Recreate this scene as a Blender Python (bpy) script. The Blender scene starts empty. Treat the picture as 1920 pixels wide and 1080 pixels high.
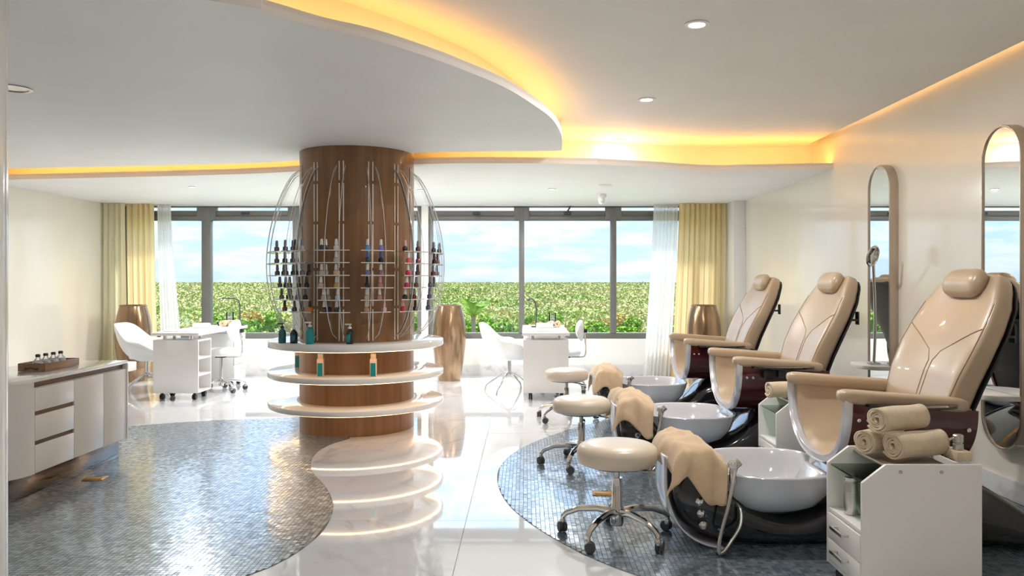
import bpy, bmesh, math, random
import numpy as np
from mathutils import Vector, Matrix

random.seed(7)
PI = math.pi
scene = bpy.context.scene
COL = scene.collection

# ------------------------------------------------------------------ camera
F = 1450.0            # focal length in pixels of the 1920x1080 frame
PX, PY = 985.0, 527.0  # vanishing point of the depth axis
CAMH = 1.30
cam_d = bpy.data.cameras.new('camera')
cam_d.sensor_width = 36.0
cam_d.lens = 36.0 * F / 1920.0
cam_d.shift_x = -(PX - 960.0) / 1920.0
cam_d.shift_y = -(540.0 - PY) / 1920.0
cam_d.clip_end = 8000
cam = bpy.data.objects.new('camera', cam_d)
cam.location = (0, 0, CAMH)
cam.rotation_euler = (PI / 2, 0, 0)
COL.objects.link(cam)
scene.camera = cam

# ------------------------------------------------------------------ view
scene.view_settings.view_transform = 'Standard'
scene.view_settings.look = 'None'
scene.view_settings.gamma = 1
scene.view_settings.use_curve_mapping = False
scene.view_settings.exposure = 1.22
scene.cycles.transparent_max_bounces = 32
scene.cycles.max_bounces = 10
scene.cycles.diffuse_bounces = 6
scene.cycles.sample_clamp_indirect = 6.0

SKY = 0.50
DOWNLIGHT_W = 12.0
SOFFIT_FILL_W = 17.0
COVE = 4.0
LED_COL = (1.0, 0.47, 0.085)

# ------------------------------------------------------------------ world sky with thin clouds
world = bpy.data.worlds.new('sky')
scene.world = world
world.use_nodes = True
nt = world.node_tree
nt.nodes.clear()
n_out = nt.nodes.new('ShaderNodeOutputWorld')
n_bg = nt.nodes.new('ShaderNodeBackground')
n_tc = nt.nodes.new('ShaderNodeTexCoord')
n_sep = nt.nodes.new('ShaderNodeSeparateXYZ')
n_ramp = nt.nodes.new('ShaderNodeValToRGB')
n_ramp.color_ramp.elements[0].position = 0.0
n_ramp.color_ramp.elements[0].color = (0.66, 0.84, 1.0, 1)
n_ramp.color_ramp.elements[1].position = 0.45
n_ramp.color_ramp.elements[1].color = (0.30, 0.56, 0.95, 1)
e = n_ramp.color_ramp.elements.new(0.10)
e.color = (0.46, 0.70, 1.0, 1)
n_map = nt.nodes.new('ShaderNodeMapping')
n_map.inputs['Scale'].default_value = (5.5, 5.5, 30.0)
n_noise = nt.nodes.new('ShaderNodeTexNoise')
n_noise.inputs['Scale'].default_value = 1.9
n_noise.inputs['Detail'].default_value = 7
n_noise.inputs['Roughness'].default_value = 0.6
n_cr = nt.nodes.new('ShaderNodeValToRGB')
n_cr.color_ramp.elements[0].position = 0.42
n_cr.color_ramp.elements[1].position = 0.70
n_mix = nt.nodes.new('ShaderNodeMixRGB')
n_mix.inputs['Color2'].default_value = (1.0, 1.0, 1.0, 1)
L = nt.links.new
L(n_tc.outputs['Generated'], n_sep.inputs[0])
L(n_sep.outputs['Z'], n_ramp.inputs['Fac'])
L(n_tc.outputs['Generated'], n_map.inputs['Vector'])
L(n_map.outputs['Vector'], n_noise.inputs['Vector'])
L(n_noise.outputs['Fac'], n_cr.inputs['Fac'])
L(n_cr.outputs['Color'], n_mix.inputs['Fac'])
L(n_ramp.outputs['Color'], n_mix.inputs['Color1'])
L(n_mix.outputs['Color'], n_bg.inputs['Color'])
# luminance rises smoothly from horizon to zenith, as under a bright hazy sky
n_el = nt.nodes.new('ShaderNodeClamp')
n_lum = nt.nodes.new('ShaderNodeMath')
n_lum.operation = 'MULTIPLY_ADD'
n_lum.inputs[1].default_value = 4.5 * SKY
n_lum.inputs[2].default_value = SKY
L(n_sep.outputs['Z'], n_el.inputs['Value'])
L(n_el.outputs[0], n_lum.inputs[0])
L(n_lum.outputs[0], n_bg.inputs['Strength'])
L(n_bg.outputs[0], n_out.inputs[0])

# hazy sun high on the window side: it reaches the floor only close to the windows
sun_d = bpy.data.lights.new('sun', 'SUN')
sun_d.energy = 8.0
sun_d.angle = 0.12
sun_d.color = (1.0, 0.95, 0.86)
sun = bpy.data.objects.new('sun', sun_d)
sun.rotation_euler = (math.radians(-29), 0, math.radians(-12))
sun.location = (0, 40, 60)
COL.objects.link(sun)


# ================================================================== helpers
def floor_pt(x, y):
    """photo pixel on the floor -> (X, Y)"""
    Y = F * CAMH / (y - PY)
    return ((x - PX) * Y / F, Y)


def plane_pt(x, y, z):
    """photo pixel on a horizontal plane of height z -> (X, Y)"""
    Y = F * (CAMH - z) / (y - PY)
    return ((x - PX) * Y / F, Y)


def catmull(pts, k=8):
    out = []
    n = len(pts)
    for i in range(n - 1):
        p0 = pts[max(i - 1, 0)]; p1 = pts[i]; p2 = pts[i + 1]; p3 = pts[min(i + 2, n - 1)]
        for j in range(k):
            t = j / k
            out.append(tuple(0.5 * ((2 * b) + (-a + c) * t + (2 * a - 5 * b + 4 * c - d) * t * t + (-a + 3 * b - 3 * c + d) * t ** 3)
                             for a, b, c, d in zip(p0, p1, p2, p3)))
    out.append(tuple(pts[-1]))
    return out


class MB:
    def __init__(self):
        self.v = []
        self.f = []

    def add(self, vs, fs):
        o = len(self.v)
        self.v += [tuple(p) for p in vs]
        self.f += [tuple(i + o for i in f) for f in fs]
        return self

    def box(self, x0, y0, z0, x1, y1, z1):
        vs = [(x0, y0, z0), (x1, y0, z0), (x1, y1, z0), (x0, y1, z0), (x0, y0, z1), (x1, y0, z1), (x1, y1, z1), (x0, y1, z1)]
        fs = [(3, 2, 1, 0), (4, 5, 6, 7), (0, 1, 5, 4), (1, 2, 6, 5), (2, 3, 7, 6), (3, 0, 4, 7)]
        return self.add(vs, fs)

    def loft(self, rings, cap0=True, cap1=True, closed=True):
        n = len(rings[0])
        vs = [p for r in rings for p in r]
        fs = []
        m = n if closed else n - 1
        for i in range(len(rings) - 1):
            for j in range(m):
                a = i * n + j
                b = i * n + (j + 1) % n
                fs.append((a, b, b + n, a + n))
        if cap0 and closed:
            fs.append(tuple(reversed(range(n))))
        if cap1 and closed:
            fs.append(tuple(range((len(rings) - 1) * n, len(rings) * n)))
        return self.add(vs, fs)

    def lathe(self, prof, n=32, c=(0, 0, 0), cap=True):
        rings = []
        for r, z in prof:
            rings.append([(c[0] + r * math.cos(2 * PI * k / n), c[1] + r * math.sin(2 * PI * k / n), c[2] + z) for k in range(n)])
        return self.loft(rings, cap, cap)

    def tube(self, pts, r, n=10, caps=True):
        pts = [Vector(p) for p in pts]
        m = len(pts)
        rad = r if isinstance(r, (list, tuple)) else [r] * m
        rings = []
        up = None
        for i in range(m):
            t = (pts[min(i + 1, m - 1)] - pts[max(i - 1, 0)]).normalized()
            if up is None:
                a = Vector((0, 0, 1)) if abs(t.z) < 0.9 else Vector((1, 0, 0))
                up = (a - t * a.dot(t)).normalized()
            else:
                up = (up - t * up.dot(t))
                up = up.normalized() if up.length > 1e-6 else Vector((1, 0, 0))
            s = t.cross(up)
            rings.append([tuple(pts[i] + rad[i] * (up * math.cos(2 * PI * k / n) + s * math.sin(2 * PI * k / n))) for k in range(n)])
        return self.loft(rings, caps, caps)

    def grid(self, fn, nu, nv):
        vs = [fn(i / nu, j / nv) for i in range(nu + 1) for j in range(nv + 1)]
        fs = [(i * (nv + 1) + j, (i + 1) * (nv + 1) + j, (i + 1) * (nv + 1) + j + 1, i * (nv + 1) + j + 1) for i in range(nu) for j in range(nv)]
        return self.add(vs, fs)

    def prism(self, poly, z0, z1):
        n = len(poly)
        vs = [(x, y, z0) for x, y in poly] + [(x, y, z1) for x, y in poly]
        fs = [tuple(reversed(range(n))), tuple(range(n, 2 * n))]
        fs += [(i, (i + 1) % n, (i + 1) % n + n, i + n) for i in range(n)]
        return self.add(vs, fs)

    def prism_y(self, poly, y0, y1):
        n = len(poly)
        vs = [(x, y0, z) for x, z in poly] + [(x, y1, z) for x, z in poly]
        fs = [tuple(range(n)), tuple(reversed(range(n, 2 * n)))]
        fs += [((i + 1) % n, i, i + n, (i + 1) % n + n) for i in range(n)]
        return self.add(vs, fs)

    def xform(self, M):
        self.v = [tuple(M @ Vector(p)) for p in self.v]
        return self

    def mesh(self, name, bevel=0.0, seg=2, angle=35, smooth=True, weld=False):
        me = bpy.data.meshes.new(name)
        me.from_pydata(self.v, [], self.f)
        bm = bmesh.new()
        bm.from_mesh(me)
        if weld:
            bmesh.ops.remove_doubles(bm, verts=bm.verts, dist=1e-5)
        bmesh.ops.recalc_face_normals(bm, faces=bm.faces)
        if bevel > 0:
            es = [e for e in bm.edges if len(e.link_faces) == 2 and e.calc_face_angle(0) > math.radians(30)]
            bmesh.ops.bevel(bm, geom=es, offset=bevel, segments=seg, profile=0.5, affect='EDGES', clamp_overlap=True)
        bm.to_mesh(me)
        bm.free()
        if smooth and len(me.polygons):
            me.polygons.foreach_set('use_smooth', [True] * len(me.polygons))
            me.set_sharp_from_angle(angle=math.radians(angle))
        me.update()
        return me

    def build(self, name, m, parent=None, bevel=0.0, seg=2, angle=35, smooth=True, solid=0.0, weld=False, label=None):
        me = self.mesh(name, bevel, seg, angle, smooth, weld)
        me.materials.append(m)
        o = bpy.data.objects.new(name, me)
        COL.objects.link(o)
        if parent:
            o.parent = parent
        if solid:
            md = o.modifiers.new('thickness', 'SOLIDIFY')
            md.thickness = solid
            md.offset = 0
        if label:
            o['label'] = label
        return o


def tag(o, label, cat, group=None):
    o['label'] = label
    o['category'] = cat
    if group:
        o['group'] = group
    return o


def struct(o):
    o['kind'] = 'structure'
    return o


def thing(name, label, cat, loc=(0, 0, 0), rz=0.0, group=None):
    o = bpy.data.objects.new(name, None)
    o.empty_display_size = 0.1
    COL.objects.link(o)
    o.location = loc
    o.rotation_euler = (0, 0, rz)
    return tag(o, label, cat, group)


def copy_tree(o, parent=None):
    c = o.copy()
    COL.objects.link(c)
    c.parent = parent
    for ch in list(o.children):
        copy_tree(ch, c)
    return c


def dup(o, label, loc, rz=None):
    c = copy_tree(o)
    c.location = loc
    if rz is not None:
        c.rotation_euler = (0, 0, rz)
    c['label'] = label
    return c


# ------------------------------------------------------------------ materials
def mat(name, col, rough=0.5, metal=0.0, var=0.06, scale=8.0, stretch=(1, 1, 1), bump=0.0, bscale=60.0, coat=0.0, spec=0.5, sheen=0.0, detail=4, random_obj=0.0):
    m = bpy.data.materials.new(name)
    m.use_nodes = True
    t = m.node_tree
    b = t.nodes['Principled BSDF']
    b.inputs['Roughness'].default_value = rough
    b.inputs['Metallic'].default_value = metal
    b.inputs['Coat Weight'].default_value = coat
    b.inputs['Coat Roughness'].default_value = 0.05
    b.inputs['Specular IOR Level'].default_value = spec
    if sheen:
        b.inputs['Sheen Weight'].default_value = sheen
    tc = t.nodes.new('ShaderNodeTexCoord')
    mp = t.nodes.new('ShaderNodeMapping')
    mp.inputs['Scale'].default_value = stretch
    t.links.new(tc.outputs['Object'], mp.inputs['Vector'])
    nz = t.nodes.new('ShaderNodeTexNoise')
    nz.inputs['Scale'].default_value = scale
    nz.inputs['Detail'].default_value = detail
    t.links.new(mp.outputs['Vector'], nz.inputs['Vector'])
    rp = t.nodes.new('ShaderNodeValToRGB')
    rp.color_ramp.elements[0].position = 0.3
    rp.color_ramp.elements[1].position = 0.7
    rp.color_ramp.elements[0].color = tuple(max(0, c * (1 - var)) for c in col) + (1,)
    rp.color_ramp.elements[1].color = tuple(min(1, c * (1 + var)) for c in col) + (1,)
    t.links.new(nz.outputs['Fac'], rp.inputs['Fac'])
    t.links.new(rp.outputs['Color'], b.inputs['Base Color'])
    if bump:
        n2 = t.nodes.new('ShaderNodeTexNoise')
        n2.inputs['Scale'].default_value = bscale
        n2.inputs['Detail'].default_value = 3
        t.links.new(mp.outputs['Vector'], n2.inputs['Vector'])
        bp = t.nodes.new('ShaderNodeBump')
        bp.inputs['Strength'].default_value = bump
        bp.inputs['Distance'].default_value = 0.01
        t.links.new(n2.outputs['Fac'], bp.inputs['Height'])
        t.links.new(bp.outputs['Normal'], b.inputs['Normal'])
    return m


def emit(name, col, strength):
    m = bpy.data.materials.new(name)
    m.use_nodes = True
    t = m.node_tree
    t.nodes.clear()
    o = t.nodes.new('ShaderNodeOutputMaterial')
    e_ = t.nodes.new('ShaderNodeEmission')
    e_.inputs['Color'].default_value = tuple(col) + (1,)
    e_.inputs['Strength'].default_value = strength
    t.links.new(e_.outputs[0], o.inputs[0])
    return m


def clear_mat(name, tint=(1, 1, 1), gloss=1.0, rough=0.02, ior=1.45, body=None, body_fac=0.0):
    """thin clear plastic or glass: tinted transparency with a Fresnel reflection"""
    m = bpy.data.materials.new(name)
    m.use_nodes = True
    t = m.node_tree
    t.nodes.clear()
    o = t.nodes.new('ShaderNodeOutputMaterial')
    tr = t.nodes.new('ShaderNodeBsdfTransparent')
    tr.inputs['Color'].default_value = tuple(tint) + (1,)
    gl = t.nodes.new('ShaderNodeBsdfGlossy')
    gl.inputs['Roughness'].default_value = rough
    fr = t.nodes.new('ShaderNodeFresnel')
    fr.inputs['IOR'].default_value = ior
    mu = t.nodes.new('ShaderNodeMath')
    mu.operation = 'MULTIPLY'
    mu.inputs[1].default_value = gloss
    mx = t.nodes.new('ShaderNodeMixShader')
    t.links.new(fr.outputs[0], mu.inputs[0])
    t.links.new(mu.outputs[0], mx.inputs[0])
    last = tr
    if body is not None:
        df = t.nodes.new('ShaderNodeBsdfDiffuse')
        df.inputs['Color'].default_value = tuple(body) + (1,)
        mb = t.nodes.new('ShaderNodeMixShader')
        mb.inputs[0].default_value = body_fac
        t.links.new(tr.outputs[0], mb.inputs[1])
        t.links.new(df.outputs[0], mb.inputs[2])
        last = mb
    t.links.new(last.outputs[0], mx.inputs[1])
    t.links.new(gl.outputs[0], mx.inputs[2])
    t.links.new(mx.outputs[0], o.inputs[0])
    return m


def cloth_mat(name, col, trans=0.5, clear=0.0, stretch=(1, 1, 0.05)):
    """woven curtain: diffuse plus translucent, optionally part clear for sheer"""
    m = bpy.data.materials.new(name)
    m.use_nodes = True
    t = m.node_tree
    t.nodes.clear()
    o = t.nodes.new('ShaderNodeOutputMaterial')
    tc = t.nodes.new('ShaderNodeTexCoord')
    mp = t.nodes.new('ShaderNodeMapping')
    mp.inputs['Scale'].default_value = stretch
    nz = t.nodes.new('ShaderNodeTexNoise')
    nz.inputs['Scale'].default_value = 14
    rp = t.nodes.new('ShaderNodeValToRGB')
    rp.color_ramp.elements[0].color = tuple(c * 0.93 for c in col) + (1,)
    rp.color_ramp.elements[1].color = tuple(min(1, c * 1.05) for c in col) + (1,)
    t.links.new(tc.outputs['Object'], mp.inputs[0])
    t.links.new(mp.outputs[0], nz.inputs['Vector'])
    t.links.new(nz.outputs['Fac'], rp.inputs[0])
    df = t.nodes.new('ShaderNodeBsdfDiffuse')
    tl = t.nodes.new('ShaderNodeBsdfTranslucent')
    t.links.new(rp.outputs[0], df.inputs['Color'])
    t.links.new(rp.outputs[0], tl.inputs['Color'])
    mx = t.nodes.new('ShaderNodeMixShader')
    mx.inputs[0].default_value = trans
    t.links.new(df.outputs[0], mx.inputs[1])
    t.links.new(tl.outputs[0], mx.inputs[2])
    last = mx
    if clear:
        tr = t.nodes.new('ShaderNodeBsdfTransparent')
        m2 = t.nodes.new('ShaderNodeMixShader')
        m2.inputs[0].default_value = clear
        t.links.new(mx.outputs[0], m2.inputs[1])
        t.links.new(tr.outputs[0], m2.inputs[2])
        last = m2
    t.links.new(last.outputs[0], o.inputs[0])
    return m


def marble_mat(name, base, vein, rough, per_object=True, scale=0.9, sharp=0.03):
    m = bpy.data.materials.new(name)
    m.use_nodes = True
    t = m.node_tree
    b = t.nodes['Principled BSDF']
    b.inputs['Roughness'].default_value = rough
    b.inputs['Specular IOR Level'].default_value = 0.7
    b.inputs['Coat Weight'].default_value = 0.8 if per_object else 0.0
    b.inputs['Coat Roughness'].default_value = 0.03
    tc = t.nodes.new('ShaderNodeTexCoord')
    ad = t.nodes.new('ShaderNodeVectorMath')
    ad.operation = 'ADD'
    t.links.new(tc.outputs['Object'], ad.inputs[0])
    if per_object:
        oi = t.nodes.new('ShaderNodeObjectInfo')
        sc = t.nodes.new('ShaderNodeMath')
        sc.operation = 'MULTIPLY'
        sc.inputs[1].default_value = 40
        t.links.new(oi.outputs['Random'], sc.inputs[0])
        t.links.new(sc.outputs[0], ad.inputs[1])
    w = t.nodes.new('ShaderNodeTexNoise')
    w.inputs['Scale'].default_value = scale
    w.inputs['Detail'].default_value = 6
    w.inputs['Distortion'].default_value = 0.9
    t.links.new(ad.outputs[0], w.inputs['Vector'])
    # a vein runs where the noise crosses one half
    s1 = t.nodes.new('ShaderNodeMath'); s1.operation = 'SUBTRACT'; s1.inputs[1].default_value = 0.5
    s2 = t.nodes.new('ShaderNodeMath'); s2.operation = 'ABSOLUTE'
    t.links.new(w.outputs['Fac'], s1.inputs[0])
    t.links.new(s1.outputs[0], s2.inputs[0])
    rp = t.nodes.new('ShaderNodeValToRGB')
    rp.color_ramp.elements[0].position = 0.0
    rp.color_ramp.elements[0].color = (1, 1, 1, 1)
    rp.color_ramp.elements[1].position = sharp
    rp.color_ramp.elements[1].color = (0, 0, 0, 1)
    t.links.new(s2.outputs[0], rp.inputs[0])
    n2 = t.nodes.new('ShaderNodeTexNoise')
    n2.inputs['Scale'].default_value = scale * 2.3
    n2.inputs['Detail'].default_value = 3
    t.links.new(ad.outputs[0], n2.inputs['Vector'])
    r2 = t.nodes.new('ShaderNodeValToRGB')
    r2.color_ramp.elements[0].position = 0.45
    r2.color_ramp.elements[1].position = 0.75
    t.links.new(n2.outputs['Fac'], r2.inputs[0])
    mu = t.nodes.new('ShaderNodeMath'); mu.operation = 'MULTIPLY'
    t.links.new(rp.outputs[0], mu.inputs[0])
    t.links.new(r2.outputs[0], mu.inputs[1])
    mx = t.nodes.new('ShaderNodeMixRGB')
    mx.inputs['Color1'].default_value = tuple(base) + (1,)
    mx.inputs['Color2'].default_value = tuple(vein) + (1,)
    t.links.new(mu.outputs[0], mx.inputs['Fac'])
    t.links.new(mx.outputs[0], b.inputs['Base Color'])
    return m


def wood_mat(name, c0, c1, rough=0.35, stretch=(6, 6, 0.5), scale=3.0, coat=0.2):
    m = mat(name, c0, rough, 0, 0, scale, stretch, coat=coat, detail=8)
    rp = [n for n in m.node_tree.nodes if n.type == 'VALTORGB'][0]
    rp.color_ramp.elements[0].color = tuple(c0) + (1,)
    rp.color_ramp.elements[1].color = tuple(c1) + (1,)
    return m


M = {}
M['ceiling'] = mat('ceiling_paint', (0.80, 0.79, 0.77), 0.55, var=0.02, scale=2)
M['soffit'] = mat('soffit_paint', (0.86, 0.86, 0.86), 0.5, var=0.02, scale=2)
M['cream_wall'] = mat('cream_gloss_wall', (0.80, 0.76, 0.66), 0.16, var=0.035, scale=1.6, stretch=(1, 1, 0.6), coat=0.5, bump=0.015, bscale=5)
M['white_wall'] = mat('white_wall_paint', (0.84, 0.83, 0.79), 0.5, var=0.02, scale=2)
M['gloss_white'] = mat('gloss_white_wall', (0.82, 0.82, 0.80), 0.12, var=0.02, scale=2, coat=0.6)
M['marble'] = marble_mat('white_marble', (0.77, 0.79, 0.82), (0.55, 0.55, 0.57), 0.05)
M['baseboard'] = marble_mat('grey_white_marble', (0.70, 0.70, 0.70), (0.40, 0.40, 0.42), 0.2, False, 3.0, 0.06)
M['grout'] = mat('dark_grout', (0.10, 0.11, 0.12), 0.6, var=0.2, scale=30)
M['joint'] = mat('floor_joint', (0.45, 0.44, 0.43), 0.6, var=0.1, scale=30)
M['frame'] = mat('window_frame_grey', (0.17, 0.17, 0.16), 0.4, 0.2, var=0.05, scale=6)
M['glass'] = clear_mat('window_glass', (0.97, 0.99, 1.0), 0.7)
M['wood_col'] = wood_mat('column_veneer', (0.20, 0.092, 0.036), (0.29, 0.145, 0.062), 0.32, (7, 7, 0.35), 3.0)
M['shelf'] = mat('shelf_white', (0.80, 0.77, 0.73), 0.12, var=0.02, scale=3, coat=0.5)
M['chrome'] = mat('chrome', (0.72, 0.71, 0.70), 0.09, 1.0, var=0.03, scale=5)
M['steel'] = mat('brushed_steel', (0.60, 0.58, 0.56), 0.28, 1.0, var=0.06, scale=30, stretch=(1, 1, 10))
M['silver_strip'] = mat('pale_metal_strip', (0.86, 0.78, 0.68), 0.3, 0.0, var=0.03, scale=10)
M['acrylic'] = clear_mat('clear_acrylic', (0.992, 0.994, 0.994), 0.8, 0.03)
M['acrylic_edge'] = clear_mat('acrylic_edge', (0.93, 0.93, 0.93), 1.0, 0.08, 1.5, (1.0, 0.98, 0.96), 0.7)
M['leather'] = mat('cream_leather', (0.48, 0.365, 0.25), 0.30, var=0.05, scale=5, bump=0.05, bscale=220, coat=0.12)
M['seat_cream'] = mat('ivory_vinyl', (0.66, 0.57, 0.46), 0.35, var=0.03, scale=5, bump=0.03, bscale=200, coat=0.1)
M['seam'] = mat('seam_thread', (0.34, 0.24, 0.15), 0.7, var=0.1)
M['mahogany'] = wood_mat('mahogany_gloss', (0.050, 0.008, 0.007), (0.105, 0.018, 0.014), 0.14, (0.7, 5, 7), 4.0, 0.6)
M['black_gloss'] = mat('black_gloss', (0.008, 0.008, 0.011), 0.10, var=0.2, scale=4, coat=0.5)
M['black_matt'] = mat('black_plastic', (0.014, 0.014, 0.016), 0.42, var=0.2, scale=20)
M['silver_rim'] = mat('silver_lacquer', (0.66, 0.67, 0.71), 0.2, 0.35, var=0.03, scale=5, coat=0.4)
M['bowl'] = mat('glass_bowl_silver', (0.70, 0.71, 0.75), 0.08, 0.12, var=0.06, scale=4, coat=0.9)
M['white_lam'] = mat('white_laminate', (0.80, 0.79, 0.77), 0.3, var=0.02, scale=3, coat=0.15)
M['cab_white'] = mat('cabinet_lacquer', (0.74, 0.70, 0.65), 0.30, var=0.02, scale=2, coat=0.25)
M['cab_top'] = mat('cabinet_top', (0.80, 0.78, 0.74), 0.08, var=0.02, scale=2, coat=0.6)
M['plinth'] = mat('smoked_steel', (0.22, 0.19, 0.17), 0.12, 1.0, var=0.05, scale=4)
M['brown_groove'] = wood_mat('brown_groove', (0.10, 0.055, 0.03), (0.16, 0.09, 0.05), 0.35, (5, 0.5, 5), 4)
M['tray_wood'] = wood_mat('tray_wood', (0.22, 0.11, 0.06), (0.36, 0.20, 0.11), 0.4, (5, 0.7, 5), 5)
M['white_shell'] = mat('white_plastic_shell', (0.84, 0.84, 0.84), 0.3, var=0.02, scale=3, coat=0.2)
M['towel'] = mat('cream_terry', (0.74, 0.54, 0.34), 0.9, var=0.06, scale=20, bump=0.6, bscale=260, sheen=0.4)
M['towel_pale'] = mat('pale_terry', (0.84, 0.70, 0.53), 0.9, var=0.06, scale=20, bump=0.6, bscale=260, sheen=0.4)
M['towel_white'] = mat('ivory_terry', (0.78, 0.63, 0.44), 0.9, var=0.06, scale=20, bump=0.6, bscale=260, sheen=0.4)
M['urn'] = wood_mat('bronze_urn', (0.20, 0.115, 0.06), (0.40, 0.26, 0.15), 0.2, (5, 5, 0.25), 2.5, 0.4)
[n for n in M['urn'].node_tree.nodes if n.type == 'BSDF_PRINCIPLED'][0].inputs['Metallic'].default_value = 0.75
M['gold_drape'] = cloth_mat('gold_drape', (0.95, 0.80, 0.50), 0.6)
M['cream_drape'] = cloth_mat('cream_drape', (0.92, 0.88, 0.70), 0.6)
M['sheer'] = cloth_mat('white_sheer', (0.97, 0.97, 0.95), 0.65, 0.2)
M['mirror'] = mat('mirror_glass', (0.88, 0.90, 0.90), 0.0, 1.0, var=0.0)
M['mirror_frame'] = mat('champagne_metal', (0.56, 0.47, 0.39), 0.25, 0.7, var=0.04, scale=8)
M['brass'] = mat('brass_plate', (0.62, 0.38, 0.13), 0.35, 0.6, var=0.08, scale=20)
M['dark_grey'] = mat('dark_grey_metal', (0.07, 0.07, 0.08), 0.4, 0.3, var=0.1, scale=10)
M['green_glass'] = clear_mat('green_glass_shelf', (0.62, 0.80, 0.70), 1.0, 0.02, 1.5)
M['clear_glass'] = clear_mat('clear_glassware', (0.97, 0.98, 0.99), 1.0, 0.02, 1.5)
M['led'] = emit('warm_led_strip', LED_COL, COVE)
M['led_shelf'] = emit('shelf_led_strip', (1.0, 0.62, 0.30), 5.0)
M['led_soffit'] = emit('soffit_led_strip', LED_COL, 9.0)
M['led_slot'] = emit('slot_led_strip', (1.0, 0.55, 0.22), 3.5)
M['downlight'] = emit('downlight_lens', (1.0, 0.88, 0.70), 14.0)
M['teal'] = mat('teal_plastic', (0.0, 0.26, 0.29), 0.25, var=0.05, coat=0.3)
M['teal_dark'] = mat('dark_teal_plastic', (0.005, 0.115, 0.135), 0.25, var=0.05, coat=0.3)
M['bottle_black'] = mat('black_bottle', (0.012, 0.016, 0.022), 0.2, var=0.1, coat=0.3)
M['pink_paper'] = mat('pale_pink_card', (0.80, 0.58, 0.46), 0.5, var=0.05)
M['paper'] = mat('white_paper', (0.82, 0.82, 0.80), 0.6, var=0.02)


def mosaic_mat():
    m = bpy.data.materials.new('glass_mosaic')
    m.use_nodes = True
    t = m.node_tree
    b = t.nodes['Principled BSDF']
    b.inputs['Roughness'].default_value = 0.24
    b.inputs['IOR'].default_value = 1.9
    b.inputs['Metallic'].default_value = 0.65
    b.inputs['Coat Weight'].default_value = 0.6
    b.inputs['Coat Roughness'].default_value = 0.06
    geo = t.nodes.new('ShaderNodeNewGeometry')
    oi = t.nodes.new('ShaderNodeObjectInfo')
    add = t.nodes.new('ShaderNodeMath'); add.operation = 'ADD'
    fr = t.nodes.new('ShaderNodeMath'); fr.operation = 'FRACT'
    t.links.new(geo.outputs['Random Per Island'], add.inputs[0])
    t.links.new(oi.outputs['Random'], add.inputs[1])
    t.links.new(add.outputs[0], fr.inputs[0])
    rp = t.nodes.new('ShaderNodeValToRGB')
    cr = rp.color_ramp
    cr.elements[0].position = 0.0
    cr.elements[0].color = (0.20, 0.26, 0.31, 1)
    cr.elements[1].position = 1.0
    cr.elements[1].color = (0.52, 0.61, 0.69, 1)
    e1 = cr.elements.new(0.5)
    e1.color = (0.35, 0.43, 0.50, 1)
    t.links.new(fr.outputs[0], rp.inputs[0])
    t.links.new(rp.outputs[0], b.inputs['Base Color'])
    return m


M['mosaic'] = mosaic_mat()

# ================================================================== the setting
XL, XR = -5.70, 2.88
YB, YW = -4.2, 10.65
Z_HIGH, Z_ISL, Z_SOF = 2.65, 2.43, 2.35

# ---- floor: screed, marble slabs, two mosaic inlays
floor = struct(MB().box(XL - 0.2, YB - 0.2, -0.15, XR + 0.2, YW + 0.2, -0.006).build('floor', M['joint']))
SL, GAP = 1.2, 0.003
slab_mesh = MB().box(0, 0, -0.0058, SL - GAP, SL - GAP, 0).mesh('marble_slab', smooth=False)
slab_mesh.materials.append(M['marble'])
ix0 = math.floor((XL + 0.32) / SL)
ix1 = math.ceil((XR + 0.32) / SL)
iy0 = math.floor((YB - 5.4) / SL)
iy1 = math.ceil((YW - 5.4) / SL)
for i in range(ix0, ix1):
    for j in range(iy0, iy1):
        x0 = -0.32 + i * SL
        y0 = 5.4 + j * SL
        cx0, cx1 = max(x0, XL), min(x0 + SL - GAP, XR)
        cy0, cy1 = max(y0, YB), min(y0 + SL - GAP, YW)
        if cx1 - cx0 < 0.02 or cy1 - cy0 < 0.02:
            continue
        o = bpy.data.objects.new('marble_slab', slab_mesh)
        COL.objects.link(o)
        o.parent = floor
        o.location = (cx0, cy0, 0)
        o.scale = ((cx1 - cx0) / (SL - GAP), (cy1 - cy0) / (SL - GAP), 1)

left_px = [(655, 823), (625, 832), (600, 844), (587, 857), (583, 870), (586, 885), (597, 898), (612, 915), (622, 935), (625, 952),
           (620, 972), (607, 994), (585, 1016), (555, 1038), (515, 1060), (465, 1080), (400, 1106), (300, 1150), (150, 1230)]
left_edge = catmull([floor_pt(*p) for p in left_px], 6)
left_poly = left_edge + [(-2.6, 2.35), (-5.0, 2.30), (-5.0, 6.62)] + \
    catmull([floor_pt(*p) for p in [(100, 812), (243, 800), (330, 793), (420, 788), (500, 785), (562, 782)]], 4) + [(-1.505, 7.2), (-1.505, 6.9)]
right_px = [(1320, 768), (1230, 775), (1165, 783), (1110, 794), (1060, 808), (1000, 830), (960, 852), (938, 875), (932, 897), (938, 922), (955, 948),
            (985, 975), (1025, 1002), (1075, 1030), (1130, 1056), (1190, 1078), (1260, 1098), (1400, 1120)]
right_edge = catmull([floor_pt(*p) for p in right_px], 6)
right_poly = right_edge + [(1.8, 2.95), (2.86, 2.9), (2.86, 7.75)]


def inside(P, poly):
    x, y = P[:, 0], P[:, 1]
    res = np.zeros(len(P), bool)
    n = len(poly)
    for i in range(n):
        x0, y0 = poly[i]
        x1, y1 = poly[(i + 1) % n]
        if y0 == y1:
            continue
        c = ((y0 > y) != (y1 > y)) & (x < (x1 - x0) * (y - y0) / (y1 - y0) + x0)
        res ^= c
    return res


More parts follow.
